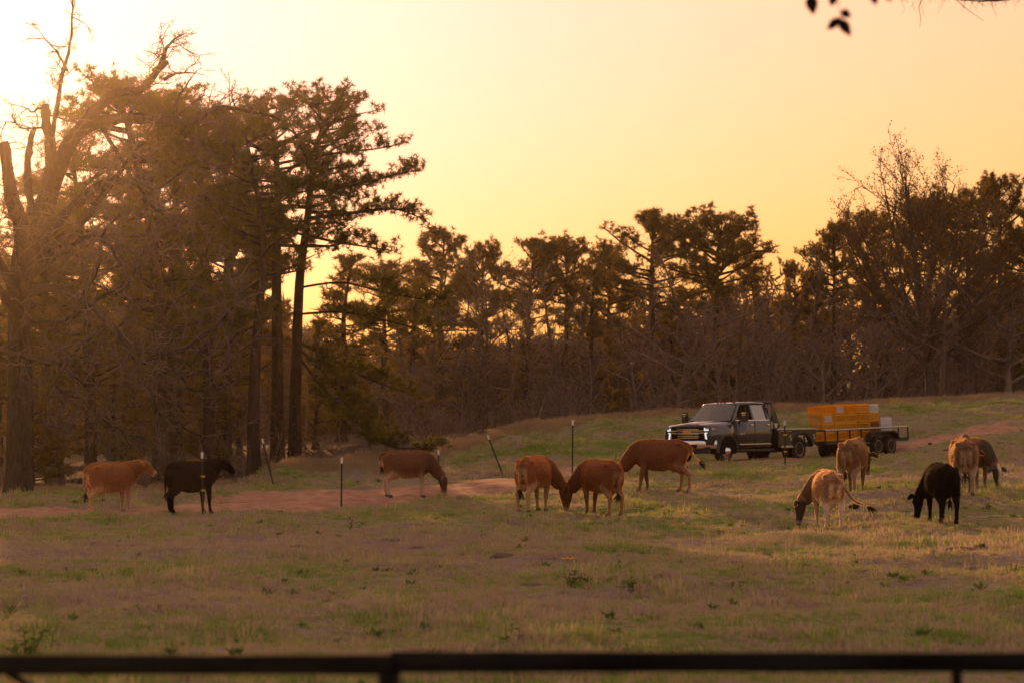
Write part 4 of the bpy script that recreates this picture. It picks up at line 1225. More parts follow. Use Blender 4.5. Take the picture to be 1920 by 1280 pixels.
# ---------------------------------------------------------------- pickup truck with flatbed
m_paint = mat('grey_paint', (.034,.040,.066), .20, .6, Coat_Weight=1.0, Coat_Roughness=.06)
m_black = mat('black_paint', (.010,.010,.012), .35, 0, Coat_Weight=.4)
m_trim = mat('black_trim', (.012,.012,.012), .6)
m_chrome = mat('chrome', (.88,.88,.90), .24, 1.0)
m_steel = mat('brushed_steel', (.50,.49,.47), .35, 1.0)
m_alu = noisy('dusty_aluminium', (.42,.40,.38), (.55,.53,.50), 6, .4, 0, .9)
m_rubber = noisy('tyre_rubber', (.020,.017,.015), (.055,.042,.032), 5, .9)
m_dark = mat('dark_interior', (.010,.009,.009), .9)
m_seat = mat('seat_cloth', (.05,.045,.042), .9)
m_lamp = mat('lamp_glass', (.45,.46,.48), .12, .3)
m_drl = mat('running_light', (.9,.95,1), .3, Emission_Color=(.90,.97,1,1), Emission_Strength=.55)
m_amber = mat('amber_lamp', (.8,.25,.03), .3, Emission_Color=(1,.30,.05,1), Emission_Strength=5.0)
m_amberoff = mat('amber_lens', (.5,.14,.02), .25)
m_redlens = mat('red_lens', (.45,.03,.02), .3)
m_gold = mat('gold_emblem', (.70,.38,.10), .3, .8)
m_white = mat('white_paint', (.75,.75,.76), .5)
def glass_mat(name, tint_, mixf):
    m = bpy.data.materials.new(name); m.use_nodes = True; nt, lk = m.node_tree.nodes, m.node_tree.links
    nt.remove(nt['Principled BSDF'])
    t = nt.new('ShaderNodeBsdfTransparent'); t.inputs['Color'].default_value = (*tint_,1)
    g = nt.new('ShaderNodeBsdfGlossy'); g.inputs['Roughness'].default_value = .02
    lw = nt.new('ShaderNodeLayerWeight'); lw.inputs['Blend'].default_value = .5
    pw = nt.new('ShaderNodeMath'); pw.operation='POWER'; pw.inputs[1].default_value = 4; lk.new(lw.outputs['Facing'], pw.inputs[0])
    a = nt.new('ShaderNodeMath'); a.operation='MULTIPLY_ADD'; a.inputs[1].default_value=.8; a.inputs[2].default_value = mixf; a.use_clamp=True; lk.new(pw.outputs[0], a.inputs[0])
    mx = nt.new('ShaderNodeMixShader'); lk.new(a.outputs[0], mx.inputs[0]); lk.new(t.outputs[0], mx.inputs[1]); lk.new(g.outputs[0], mx.inputs[2])
    lk.new(mx.outputs[0], nt['Material Output'].inputs['Surface']); return m
m_wind = glass_mat('windscreen_glass', (.42,.46,.46), .16)
m_privacy = glass_mat('privacy_glass', (.02,.02,.025), .38)

TH = R(40)
hx, hy = -math.sin(TH), -math.cos(TH)
fl = P(1360,868,97.0)                                   # contact of the near front tyre
truck_rz = math.atan2(hy, hx)
# origin: on the ground under the middle of the front axle
left = Vector((-hy, hx, 0))
org = Vector((fl.x, fl.y, 0)) - left*0.93
truck = empty('pickup_truck', (0,0,0), truck_rz)
tag(truck, 'dark grey crew cab pickup with black flatbed and lit running lights pulling a trailer', 'pickup truck')
def gpt(o, a, l): # ground point at a forward, l left of an origin
    v = Vector((o.x+hx*a+left.x*l, o.y+hy*a+left.y*l, 0)); return float(ground_z(np.array([v.x]),np.array([v.y]),False)[0])
def seat_on_ground(obj, o, pts):
    """least squares plane through the ground under the wheels, then tilt to it"""
    A = np.array([[a,l,1] for a,l in pts]); z = np.array([gpt(o,a,l) for a,l in pts])
    ca,cl,c0 = np.linalg.lstsq(A,z,rcond=None)[0]
    fx = Vector((hx,hy,ca)).normalized(); ly = Vector((left.x,left.y,cl)); up_ = fx.cross(ly).normalized(); ly = up_.cross(fx)
    M = Matrix((fx,ly,up_)).transposed().to_4x4(); M.translation = Vector((o.x,o.y,c0))
    obj.matrix_world = M
seat_on_ground(truck, org, [(0,.93),(0,-.93),(-4.37,.93),(-4.37,-.93)])

W = 1.03
# body side outline x forward from the front axle, z up; the bonnet and wings are one lofted shell
def section(x, ztop, zbelt, hw_b, hw_s, hw_t, zlow):
    """half section mirrored: from the sill up to the middle of the top"""
    pts = [(hw_b, zlow), (hw_s, zlow+.10), (hw_s+.012, zlow+(zbelt-zlow)*.55), (hw_s, zbelt-.06), (hw_s-.05, zbelt), (hw_t, (zbelt+ztop)/2+.012), (hw_t*.62, ztop-.008), (hw_t*.35, ztop)]
    L_ = [(x, y, z) for y, z in pts]; Rr = [(x, -y, z) for y, z in reversed(pts)]
    return L_ + Rr
front = MB()
st = [(.86,1.20,1.12,.86,.90,.80,.62),(.84,1.27,1.19,.93,.97,.86,.62),(.70,1.335,1.235,.97,1.0,.90,.60),(.30,1.385,1.275,.98,1.02,.92,.56),(-.2,1.425,1.315,.98,1.02,.92,.54),(-.62,1.45,1.36,.98,1.015,.92,.54)]
front.rings([section(*s_) for s_ in st], True, True)
body = front.build('front_body', m_paint, truck)
# wheel openings: dark wells with flared lips set into the wing
def arch(cx, z0, rad, y0, y1, thick, m, name, a0=-.15, a1=math.pi+.15, squash=1.0):
    mb = MB(); rings=[]
    for k in range(25):
        a = a0+(a1-a0)*k/24; c,s_ = math.cos(a), math.sin(a)
        rings.append([(cx+rad*c, y0, z0+rad*s_*squash),(cx+(rad+thick)*c, y0, z0+(rad+thick)*s_*squash),(cx+(rad+thick*.8)*c, y1, z0+(rad+thick*.8)*s_*squash),(cx+rad*c, y1, z0+rad*s_*squash)])
    mb.rings(rings, True, False); return mb.build(name, m, truck, .012)
for s_ in (1,-1):
    arch(0, .42, .50, s_*.99, s_*1.075, .085, m_paint, 'wheel_arch_flare')
    pr = [(.50*math.cos(math.pi*k/20), .42+.50*math.sin(math.pi*k/20)) for k in range(21)] + [(-.50,.30),(.50,.30)]
    MB().prism(pr, s_*.70, s_*1.036).build('wheel_well', m_dark, truck)
# bonnet bulge and scoop
MB().rings([[(x, y*w_, z+h_) for y,h_ in ((.5,0),(.44,.035),(.2,.055),(-.2,.055),(-.44,.035),(-.5,0))] for x,z,w_ in ((.80,1.265,.95),(.5,1.335,1.0),(0,1.385,1.02),(-.5,1.42,1.05))], True, True).build('bonnet_bulge', m_paint, truck)
MB().box((.74,0,1.318),(.10,.62,.035),ry=.35).build('bonnet_scoop', m_black, truck, .008)
MB().box((.835,0,1.235),(.06,1.40,.085),ry=.1).build('bonnet_lip', m_paint, truck, .02)
# cab: lower doors shell
cab = MB()
st = [(-.60,.50),(-1.2,.50),(-2.66,.50),(-2.72,.54)]
rings=[]
for x,zl in st:
    zb=1.45; pts=[(.97,zl),(1.015,zl+.10),(1.03,.95),(1.015,1.38),(.965,zb)]
    rings.append([(x,y,z) for y,z in pts]+[(x,-y,z) for y,z in reversed(pts)])
cab.rings(rings, True, True); cab.build('cab_lower', m_paint, truck)
# roof, pillars
roof=MB()
rt=[(-.98,1.985,.66,.70),(-1.06,2.02,.74,.76),(-1.4,2.055,.78,.80),(-2.2,2.06,.78,.80),(-2.55,2.035,.77,.79),(-2.64,1.99,.74,.77)]
rings=[]
for x,z,ht,hb in rt:
    half=[(hb,z-.085),(hb-.01,z-.03),(ht,z),(ht*.5,z+.018)]
    rings.append([(x,y,zz) for y,zz in half]+[(x,-y,zz) for y,zz in reversed(half)])
roof.rings(rings, True, True); roof.build('roof', m_paint, truck)
def pillar(name, a, b, wa, wb, m, t=.05):
    """flat bar between two points along the cab side; w is its width fore and aft"""
    for s_ in (1,-1):
        mb=MB(); r_=[]
        for (x,y,z),w in ((a,wa),(b,wb)):
            r_.append([(x+w/2,s_*y,z),(x-w/2,s_*y,z),(x-w/2,s_*(y-t),z),(x+w/2,s_*(y-t),z)])
        mb.rings(r_,True,False); mb.build(name,m,truck,.008)
pillar('windscreen_pillar',(-.50,.945,1.40),(-1.07,.775,1.985),.12,.09,m_paint)
pillar('door_pillar',(-1.66,.975,1.44),(-1.66,.792,1.985),.10,.08,m_paint)
pillar('rear_pillar',(-2.60,.975,1.44),(-2.53,.79,1.985),.20,.20,m_paint)
for s_ in (1,-1):
    MB().rings([[(-.52,s_*.968,1.452),(-2.56,s_*.968,1.452),(-2.56,s_*.978,1.430),(-.52,s_*.978,1.430)],[(-.52,s_*.985,1.452),(-2.56,s_*.985,1.452),(-2.56,s_*.99,1.430),(-.52,s_*.99,1.430)]],True,False).build('window_trim', m_chrome, truck)
# panes
MB().add([(-.42,.86,1.44),(-.42,-.86,1.44),(-1.02,-.70,1.985),(-1.02,.70,1.985),(-.33,.45,1.435),(-.33,-.45,1.435),(-.97,-.35,1.995),(-.97,.35,1.995)],[(0,4,7,3),(4,5,6,7),(5,1,2,6)],True).build('windscreen', m_wind, truck)
def pane(name, q, m, s_):
    MB().add([(x,s_*y,z) for x,y,z in q],[tuple(range(len(q)))]).build(name,m,truck)
for s_ in (1,-1):
    pane('rear_side_window',[(-1.72,.955,1.46),(-2.50,.955,1.46),(-2.44,.795,1.96),(-1.71,.795,1.96)],m_privacy,s_)
    pane('rear_quarter_trim',[(-2.47,.978,1.47),(-2.52,.978,1.47),(-2.46,.812,1.95),(-2.42,.812,1.95)],m_trim,s_)
pane('front_side_window',[(-.62,.950,1.46),(-1.60,.950,1.46),(-1.61,.795,1.96),(-1.12,.795,1.96)],m_wind,-1)
MB().add([(-2.655,.85,1.46),(-2.655,-.85,1.46),(-2.62,-.72,1.96),(-2.62,.72,1.96)],[(0,1,2,3)]).build('rear_window', m_privacy, truck)
# inside of the cab: dash, seats, wheel
MB().box((-.62,0,1.36),(.5,1.7,.20)).build('dashboard', m_dark, truck, .04)
for y in (.42,-.42):
    MB().box((-1.52,y,1.30),(.16,.52,.80),ry=-.12).box((-1.56,y,1.80),(.10,.26,.18)).build('front_seat', m_seat, truck, .04)
MB().box((-2.48,0,1.30),(.16,1.6,.9),ry=-.1).build('rear_seat', m_seat, truck, .04)
MB().tube([( -.93+.06*math.sin(a), .42+.19*math.cos(a), 1.40+.18*math.sin(a)) for a in np.linspace(0,6.2832,21)], .014, 6).build('steering_wheel', m_trim, truck)
# front: grille with bars, lamps, bumper
MB().box((.842,0,.985),(.05,1.42,.47)).build('grille', m_dark, truck, .015)
for i,(z,h,m_) in enumerate(((1.155,.022,m_chrome),(1.075,.075,m_black),(1.005,.020,m_chrome),(.935,.020,m_chrome),(.870,.020,m_chrome),(.805,.016,m_trim))):
    MB().rings([[(.862,y,z-h/2),(.905-.10*(y/.72)**2,y,z-h/2),(.905-.10*(y/.72)**2,y,z+h/2),(.862,y,z+h/2)] for y in np.linspace(-.72,.72,11)],True,False).build('grille_bar', m_, truck, .004)
for z in (1.112,1.036):
    MB().rings([[(.87,y,z-.011),(.912-.10*(y/.72)**2,y,z-.011),(.912-.10*(y/.72)**2,y,z+.011),(.87,y,z+.011)] for y in np.linspace(-.74,.74,11)],True,False).build('grille_bar', m_chrome, truck, .004)
# gold cross shaped emblem in the middle of the grille
ep=[(-.17,.018),(-.155,-.030),(-.055,-.030),(-.045,-.055),(.06,-.055),(.07,-.030),(.17,-.030),(.155,.018),(.055,.018),(.045,.045),(-.06,.045),(-.07,.018)]
MB().prism([(y,1.078+z*1.25) for y,z in ep],.905,.925,'x').build('emblem', m_gold, truck, .004)
for s_ in (1,-1):
    hl=MB(); hl.rings([[(.80-.0*k,s_*y,z0),(x,s_*y,z0),(x,s_*y,z1),(.78,s_*y,z1)] for k,(y,x,z0,z1) in enumerate(((.70,.885,1.105,1.195),(.85,.86,1.10,1.20),(.97,.76,1.105,1.205),(1.015,.60,1.13,1.20)))],True,False)
    h=hl.build('headlight', m_lamp, truck, .008)
    MB().rings([[(x+.002,s_*y,z-.022),(x+.012,s_*y,z-.022),(x+.012,s_*y,z+.022),(x+.002,s_*y,z+.022)] for y,x,z in ((.71,.887,1.13),(.85,.862,1.128),(.96,.775,1.13))],True,False).build('running_light', m_drl, h)
    MB().box((.892,s_*.735,1.16),(.012,.05,.085),rz=-s_*.12).build('running_light', m_drl, h)
    MB().box((.655,s_*1.012,1.165),(.09,.02,.06)).build('amber_marker', m_amberoff, h)
    ll=MB(); ll.rings([[(.78,s_*y,z0),(x,s_*y,z0),(x,s_*y,z1),(.78,s_*y,z1)] for y,x,z0,z1 in ((.70,.875,.83,1.035),(.84,.85,.80,1.04),(.965,.74,.82,1.05))],True,False)
    l=ll.build('lower_light', m_lamp, truck, .008)
    MB().rings([[(.868,s_*(.712),1.03),(.885,s_*(.712),1.03),(.885,s_*.772,1.03),(.868,s_*.772,1.03)],[(.868,s_*.765,.82),(.885,s_*.765,.82),(.880,s_*.815,.82),(.864,s_*.815,.82)]],True,False).build('running_light', m_drl, l)
    MB().rings([[(x+.002,s_*y,1.03-.014),(x+.014,s_*y,1.03-.014),(x+.014,s_*y,1.03+.014),(x+.002,s_*y,1.03+.014)] for y,x in ((.74,.872),(.86,.838),(.95,.755))],True,False).build('running_light', m_drl, l)
bp_=MB(); rings=[]
for y in np.linspace(-1.03,1.03,19):
    c=.955-.30*abs(y/1.03)**3.2; zt=.775-.01*abs(y); zb=.47+.03*abs(y)
    rings.append([(c-.10,y,zt),(c-.02,y,zt+.005),(c+.012,y,zt-.06),(c+.015,y,(zt+zb)/2),(c-.03,y,zb),(c-.12,y,zb)])
bp_.rings(rings,True,True); bp_.build('front_bumper', m_chrome, truck)
MB().box((.962,0,.585),(.03,.86,.12)).build('bumper_opening', m_dark, truck, .01)
MB().box((.985,.03,.575),(.012,.14,.05)).build('number_plate', m_white, truck, .003)
MB().box((.80,0,.41),(.16,1.75,.16)).build('valance', m_trim, truck, .03)
for s_ in (1,-1): MB().tube([(.90,s_*.33,.44),(.97,s_*.33,.43),(.97,s_*.33,.48)],.02,6).build('tow_hook', m_trim, truck)
# doors: panel gaps, handles, lettering, step
for s_ in (1,-1):
    for x,z0,z1 in ((-.66,.60,1.40),(-1.655,.58,1.43),(-2.62,.62,1.43)):
        MB().box((x,s_*1.0245,(z0+z1)/2),(.012,.016,z1-z0)).build('door_gap', m_dark, truck)
    for x in (-1.47,-2.44):
        MB().box((x,s_*1.048,1.285),(.19,.022,.038)).build('door_handle', m_chrome, truck, .010)
    MB().box((-1.66,s_*1.026,.62),(1.9,.03,.03)).build('door_moulding', m_chrome if s_>0 else m_trim, truck, .008)
    MB().tube([(-.62,s_*1.03,.42),(-.75,s_*1.06,.40),(-2.6,s_*1.06,.40),(-2.72,s_*1.03,.42)],.045,8).build('side_step', m_trim, truck)
tx=bpy.data.curves.new('lettering','FONT'); tx.body='3500 HD'; tx.size=.085; tx.extrude=.004; tx.align_x='LEFT'
to=bpy.data.objects.new('lettering',tx); COL.objects.link(to)
lm_=bpy.data.meshes.new_from_object(to.evaluated_get(bpy.context.evaluated_depsgraph_get())); bpy.data.objects.remove(to)
lo=link_mesh('door_lettering',lm_,m_chrome,truck); lo.rotation_euler=(math.pi/2,0,math.pi); lo.location=(-.72,1.048,.955)
# mirrors
for s_ in (1,-1):
    mb=MB().tube([(-.72,s_*1.0,1.40),(-.70,s_*1.16,1.44)],.035,6).tube([(-.76,s_*1.0,1.52),(-.74,s_*1.16,1.53)],.03,6); mb.build('mirror_arm', m_trim, truck)
    h=MB().box((-.72,s_*1.27,1.56),(.13,.25,.37)).build('mirror', m_black, truck, .035)
    MB().box((-.652,s_*1.26,1.685),(.02,.20,.045)).build('mirror_cap', m_chrome, h, .01)
    MB().box((-.652,s_*1.27,1.62),(.02,.15,.03)).build('mirror_cap', m_chrome, h, .01)
# clearance lamps, aerial
for y in (-.55,-.15,0,.15,.55): MB().box((-1.12,y,2.058),(.10,.06,.03)).build('roof_marker_light', m_amberoff, truck, .01)
MB().box((-1.45,.25,2.095),(.16,.06,.05)).build('roof_antenna', m_black, truck, .015)
# wheels
def wheel(name, x, y, r, wd, sgn, dish, parent, rim_m, rr_=None):
    t=empty(name,(x,y,r)); t.parent=parent
    rr_=rr_ or r*.60; o=sgn*wd/2
    MB().lathe([(rr_,-wd*.48*sgn),(r*.86,-wd*.5*sgn),(r*.97,-wd*.42*sgn),(r,-wd*.25*sgn),(r,wd*.25*sgn),(r*.97,wd*.42*sgn),(r*.86,wd*.5*sgn),(rr_,wd*.48*sgn)],(0,0,0),'y',32).build('tyre', m_rubber, t)
    # tread blocks
    mb=MB()
    for k in range(36):
        a=2*math.pi*k/36
        for yy in (-.3,0,.3):
            mb.box(((r+.004)*math.cos(a+.05*yy*3),yy*wd,(r+.004)*math.sin(a+.05*yy*3)),(.012,wd*.2,r*.10),ry=-a)
    tr=mb.build('tread',m_rubber,t); tr['kind']='stuff'
    if dish>0:   # outer dual or steel wheel: deep dish
        prof=[(rr_,o*.95),(rr_*.96,o*1.0),(rr_*.88,o*.85),(rr_*.82,o-sgn*dish),(rr_*.42,o-sgn*dish*1.05),(rr_*.38,o-sgn*dish*.5),(rr_*.30,o-sgn*dish*.35),(.01,o-sgn*dish*.35)]
    else:        # front: convex centre
        prof=[(rr_,o*.95),(rr_*.95,o*1.02),(rr_*.82,o*.92),(rr_*.70,o*.95+sgn*.02),(rr_*.45,o+sgn*.075),(rr_*.40,o+sgn*.11),(rr_*.30,o+sgn*.13),(.01,o+sgn*.13)]
    MB().lathe(prof,(0,0,0),'y',28).build('rim', rim_m, t)
    hb=MB(); n=8
    for k in range(n):
        a=2*math.pi*(k+.5)/n; rad=rr_*(.62)
        off = o-sgn*dish*1.0+sgn*.012 if dish>0 else o*.95+sgn*.038
        hb.lathe([(rr_*.12,off-sgn*.02),(rr_*.12,off+sgn*.006),(.002,off+sgn*.006)],(rad*math.cos(a),0,rad*math.sin(a)),'y',8,False)
    hb.build('vent_holes', m_dark, t)
    return t
for s_ in (1,-1):
    wheel('front_wheel',0,s_*.86,.405,.25,s_,0,truck,m_chrome,.245)
    wheel('rear_wheel',-4.37,s_*.90,.405,.24,s_,.13,truck,m_steel,.245)
    wheel('rear_wheel',-4.37,s_*.62,.405,.24,s_,.05,truck,m_steel,.245)
# chassis
MB().box((-2.2,.40,.55),(5.6,.10,.18)).box((-2.2,-.40,.55),(5.6,.10,.18)).box((-4.37,0,.42),(.22,1.2,.22)).box((0,0,.42),(.2,1.4,.2)).box((-2.9,.62,.46),(.9,.32,.32)).box((-1.9,-.1,.42),(1.6,.25,.2)).build('chassis', m_dark, truck, .02)
# flatbed: deck, skirted tool boxes, wheel arches, headache rack
MB().box((-3.98,0,1.085),(2.42,2.30,.075)).build('flatbed_deck', m_black, truck, .015)
MB().tube([(-2.80,1.155,1.10),(-5.18,1.155,1.10)],.028,8).tube([(-2.80,-1.155,1.10),(-5.18,-1.155,1.10)],.028,8).build('deck_rail', m_alu, truck)
for s_ in (1,-1):
    def boxp(x0,x1,zl,nm):
        cx,cz,rd=-4.37,.42,.53
        pts=[]
        return pts
    ang=lambda x: math.sqrt(max(0,.53**2-(x+4.37)**2))+.42
    xs_f=np.linspace(-4.37+.53*math.cos(0.18),-4.37,9)
    side=[(-2.86,1.045),(-2.86,.50),(-3.80,.50)]+[(-4.37+.555*math.cos(a),.42+.555*math.sin(a)) for a in np.linspace(.16,math.pi-.16,19)]+[(-4.95,.50),(-5.18,.50),(-5.18,1.045)]
    MB().prism(side,s_*1.02,s_*1.145).build('tool_box_skirt', m_black, truck, .01)
    MB().box((-3.32,s_*.80,.77),(.90,.45,.52)).build('tool_box', m_black, truck, .01)
    rings=[]
    for k in range(25):
        a=.10+(math.pi-.20)*k/24; c,sn=math.cos(a),math.sin(a)
        rings.append([(-4.37+.545*c,s_*1.02,.42+.545*sn),(-4.37+.60*c,s_*1.02,.42+.60*sn),(-4.37+.60*c,s_*1.20,.42+.60*sn),(-4.37+.545*c,s_*1.20,.42+.545*sn)])
    MB().rings(rings,True,False).build('bed_wheel_arch', m_black, truck, .012)
    MB().box((-3.40,s_*1.15,.50),(.72,.02,.075)).build('bed_edge_plate', m_alu, truck, .006)
    MB().box((-5.06,s_*1.15,.50),(.24,.02,.085)).build('bed_edge_plate', m_alu, truck, .006)
    MB().box((-3.30,s_*1.147,.78),(.80,.012,.45)).build('tool_box_door', m_black, truck, .006)
    MB().box((-3.30,s_*1.147,1.03),(.80,.02,.012)).build('tool_box_hinge', m_gold, truck)
    for cx_,cz_ in ((-3.62,.80),(-5.08,.83)):   # white latches drawn as an S
        sp=[(.035,.075),(-.02,.085),(-.04,.055),(-.03,.02),(.02,0),(.038,-.03),(.025,-.07),(-.035,-.08)]
        MB().tube([(cx_-u*s_,s_*1.158,cz_+v) for u,v in sp],.011,6).build('latch', m_white, truck)
    # rack gusset plate, sloping up to the roof line
    g=[(-2.76,1.12),(-3.30,1.12),(-3.26,1.16),(-2.82,2.02),(-2.76,2.05)]
    MB().prism(g,s_*.985,s_*.94).build('rack_gusset', m_black, truck, .006)
    MB().tube([(-3.28,s_*.965,1.13),(-2.80,s_*.955,2.03)],.022,6).build('rack_edge', m_paint, truck)
    MB().tube([(-2.77,s_*.965,1.10),(-2.77,s_*.965,2.02)],.045,8).build('rack_post', m_black, truck)
    # white steer head emblem on the gusset
    em=[(0,-.10),(.035,-.055),(.05,.02),(.075,.055),(.13,.05),(.10,.085),(.045,.085),(.012,.05),(-.012,.05),(-.045,.085),(-.10,.085),(-.13,.05),(-.075,.055),(-.05,.02),(-.035,-.055)]
    MB().prism([(-2.98+u,1.235+v) for u,v in em],s_*.985,s_*.991).build('rack_emblem', m_white, truck)
MB().tube([(-2.77,.97,2.04),(-2.77,-.97,2.04)],.05,8).tube([(-2.77,.97,1.50),(-2.77,-.97,1.50)],.03,6).build('rack_crossbar', m_black, truck)
mb=MB()
for y in np.linspace(-.8,.8,9): mb.tube([(-2.77,y,1.12),(-2.77,y,2.02)],.018,5)
mb.build('rack_bars', m_black, truck)
MB().box((-5.20,0,.98),(.05,2.28,.17)).build('bed_tailboard', m_black, truck, .01)
MB().box((-5.25,0,.55),(.18,1.5,.12)).tube([(-5.2,0,.5),(-5.45,0,.5)],.04,6).build('hitch', m_trim, truck, .01)
MB().box((-3.15,1.02,1.16),(.10,.10,.06)).build('deck_ring', m_alu, truck, .01)
# driver: an adult in dark clothes at the wheel
drv=empty('person',(0,0,0)); tag(drv,'driver in dark clothes sitting behind the truck windscreen','person')
drv.matrix_world=truck.matrix_world.copy()
m_skin=mat('skin',(.30,.16,.10),.6); m_shirt=mat('dark_shirt',(.03,.028,.032),.9); m_hairp=mat('dark_hair',(.02,.014,.01),.8)
mb=MB(); ovals(mb,[((-1.36,.42,.95),.16,.18),((-1.38,.42,1.15),.135,.18),((-1.40,.42,1.33),.13,.21),((-1.40,.42,1.43),.09,.15),((-1.385,.42,1.50),.055,.06),((-1.37,.42,1.58),.06,.058)])
for s_ in (1,-1): mb.tube([(-1.39,.42+.19*s_,1.40),(-1.27,.42+.25*s_,1.18),(-1.05,.42+.20*s_,1.33),(-.96,.42+.17*s_,1.46)],[.068,.052,.042,.034],10)
mb.add(*ell((-1.35,.42,1.655),(.095,.078,.118))); mb.add(*ell((-1.245,.42,1.635),(.022,.016,.022)))
me=remesh(mb,.016,5); me.name='body'; bod=link_mesh('body',me,m_skin,drv)
me.materials.append(m_shirt)
for p in me.polygons: p.material_index = 1 if p.center.z<1.47 and not (p.center.x>-1.02) else 0
mb=MB().add(*ell((-1.372,.42,1.69),(.098,.088,.10)),True); mb.build('hair',m_hairp,drv)
# ---------------------------------------------------------------- trailer
tr_o = Vector((org.x,org.y,0)) + Vector((hx,hy,0))*(-4.37-5.25)         # under the middle of the tandem axles
trailer = empty('utility_trailer',(0,0,0)); tag(trailer,'black tandem axle utility trailer with low pipe rails behind the truck','trailer')
seat_on_ground(trailer, tr_o, [(.43,.93),(.43,-.93),(-.43,.93),(-.43,-.93),(4.37,.9),(4.37,-.9)])
m_tblack = mat('trailer_black',(.014,.013,.013),.5); m_wood = noisy('deck_boards',(.10,.065,.04),(.18,.12,.08),6,.9,stretch=(.3,4,1))
X0,X1=3.55,-1.95      # front and rear of the bed
MB().box(((X0+X1)/2,.98,.55),(X0-X1,.07,.12)).box(((X0+X1)/2,-.98,.55),(X0-X1,.07,.12)).box((X0,0,.55),(.07,1.96,.12)).box((X1,0,.55),(.07,1.96,.14)).box((.43,0,.40),(.10,1.8,.10)).box((-.43,0,.40),(.10,1.8,.10)).build('frame',m_tblack,trailer,.008)
for k in range(9):
    MB().box(((X0+X1)/2,-.84+.21*k,.60),(X0-X1-.1,.20,.04)).build('deck_board',m_wood,trailer)
for s_ in (1,-1):
    MB().tube([(X0,s_*1.0,1.00),(X1,s_*1.0,1.00)],.032,8).build('top_rail',m_alu,trailer)
    for x in (X0,2.75,1.95,1.2,-1.30,X1):
        MB().box((x,s_*1.0,.78),(.05,.045,.42)).build('rail_post',m_tblack,trailer,.005)
    # fender over the pair of wheels, lipped and angled at its ends
    prof=[(.98,.60),(.86,.80),(.66,.885),(-.66,.885),(-.86,.80),(-.98,.60)]
    rings=[[(x,s_*1.02,z),(x,s_*1.25,z),(x,s_*1.25,z-.05),(x,s_*1.02,z-.02)] for x,z in prof]
    MB().rings(rings,True,False).build('fender',m_tblack,trailer,.01)
    MB().prism(prof,s_*1.012,s_*1.02).build('fender_back',m_tblack,trailer)
    for x in (.43,-.43): wheel('wheel',x,s_*1.12,.345,.21,s_,.03,trailer,m_alu,.215)
MB().tube([(X0,0,1.0),(X0,1.0,1.0)],.03,6).tube([(X0,0,1.0),(X0,-1.0,1.0)],.03,6).build('front_rail',m_tblack,trailer)
MB().tube([(X0,.7,.52),(X0+1.0,0,.50)],.05,6).tube([(X0,-.7,.52),(X0+1.0,0,.50)],.05,6).build('tongue',m_tblack,trailer)
MB().tube([(X0+.75,.12,.35),(X0+.75,.12,1.0)],.035,8).build('jack',m_tblack,trailer)
l1=MB().box((1.98,1.025,.60),(.09,.03,.05)).build('side_marker_light',m_amber,trailer,.008)
MB().box((X1-.02,1.0,.60),(.05,.06,.08)).build('tail_light',m_redlens,trailer,.008)
MB().box((X1-.02,-1.0,.60),(.05,.06,.08)).build('tail_light',m_redlens,trailer,.008)

# ---------------------------------------------------------------- poultry crates
m_orange = leaf_mat('orange_plastic',(.92,.48,.02),(.95,.53,.03),.5,1.0,(.97,.54,.02))
m_amberp = leaf_mat('faded_orange_plastic',(.88,.48,.03),(.92,.53,.04),.5,1.0,(.95,.54,.03))
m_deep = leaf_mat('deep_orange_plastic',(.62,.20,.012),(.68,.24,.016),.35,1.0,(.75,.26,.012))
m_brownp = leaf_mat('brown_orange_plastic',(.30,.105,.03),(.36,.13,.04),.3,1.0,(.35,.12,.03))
m_pale = leaf_mat('white_plastic',(.74,.72,.76),(.82,.80,.82),.3,1.0)
def lattice(mb, o, u, v, nu, nv, t, d):
    """bars of a grid face: origin o, edges u and v"""
    o,u,v=Vector(o),Vector(u),Vector(v); n=u.cross(v).normalized()
    for i in range(nu+1):
        a=o+u*(i/nu); w=u.normalized()*t/2
        mb.add([a-w-n*d,a+w-n*d,a+w+v-n*d,a-w+v-n*d,a-w,a+w,a+w+v,a-w+v],[(0,1,2,3),(4,7,6,5),(0,4,5,1),(1,5,6,2),(2,6,7,3),(3,7,4,0)])
    for j in range(nv+1):
        a=o+v*(j/nv); w=v.normalized()*t/2
        mb.add([a-w-n*d,a+w-n*d,a+w+u-n*d,a-w+u-n*d,a-w,a+w,a+w+u,a-w+u],[(0,1,2,3),(4,7,6,5),(0,4,5,1),(1,5,6,2),(2,6,7,3),(3,7,4,0)])
def crate_mesh(L_,W_,H_,nu,bt=.014):
    mb=MB(); l,w,h=L_/2,W_/2,H_
    e=.026
    for sx in(-1,1):
        for sy in(-1,1): mb.box((sx*(l-e/2),sy*(w-e/2),h/2),(e,e,h-.03))
    for z in(.022,h-.022):
        for sy in(-1,1): mb.box((0,sy*(w-.012),z),(L_,.024,.044))
        for sx in(-1,1): mb.box((sx*(l-.012),0,z),(.024,W_-.05,.044))
    lattice(mb,(-l+e,w-.006,.05),(L_-2*e,0,0),(0,0,h-.10),nu,5,bt,.008)
    lattice(mb,(-l+e,-w+.014,.05),(L_-2*e,0,0),(0,0,h-.10),nu,5,bt,.008)
    lattice(mb,(l-.014,-w+e,.05),(0,W_-2*e,0),(0,0,h-.10),nu-5,5,bt,.008)
    lattice(mb,(-l+.006,-w+e,.05),(0,W_-2*e,0),(0,0,h-.10),nu-5,5,bt,.008)
    mb.box((0,0,.010),(L_-.05,W_-.05,.012))
    lattice(mb,(-l+e,-w+e,h-.008),(L_-2*e,0,0),(0,W_-2*e,0),nu-3,7,bt*1.4,.008)
    me=bpy.data.meshes.new('crate'); me.from_pydata([tuple(p) for p in mb.v],[],mb.f); return me
CL,CW,CH=.745,.60,.295
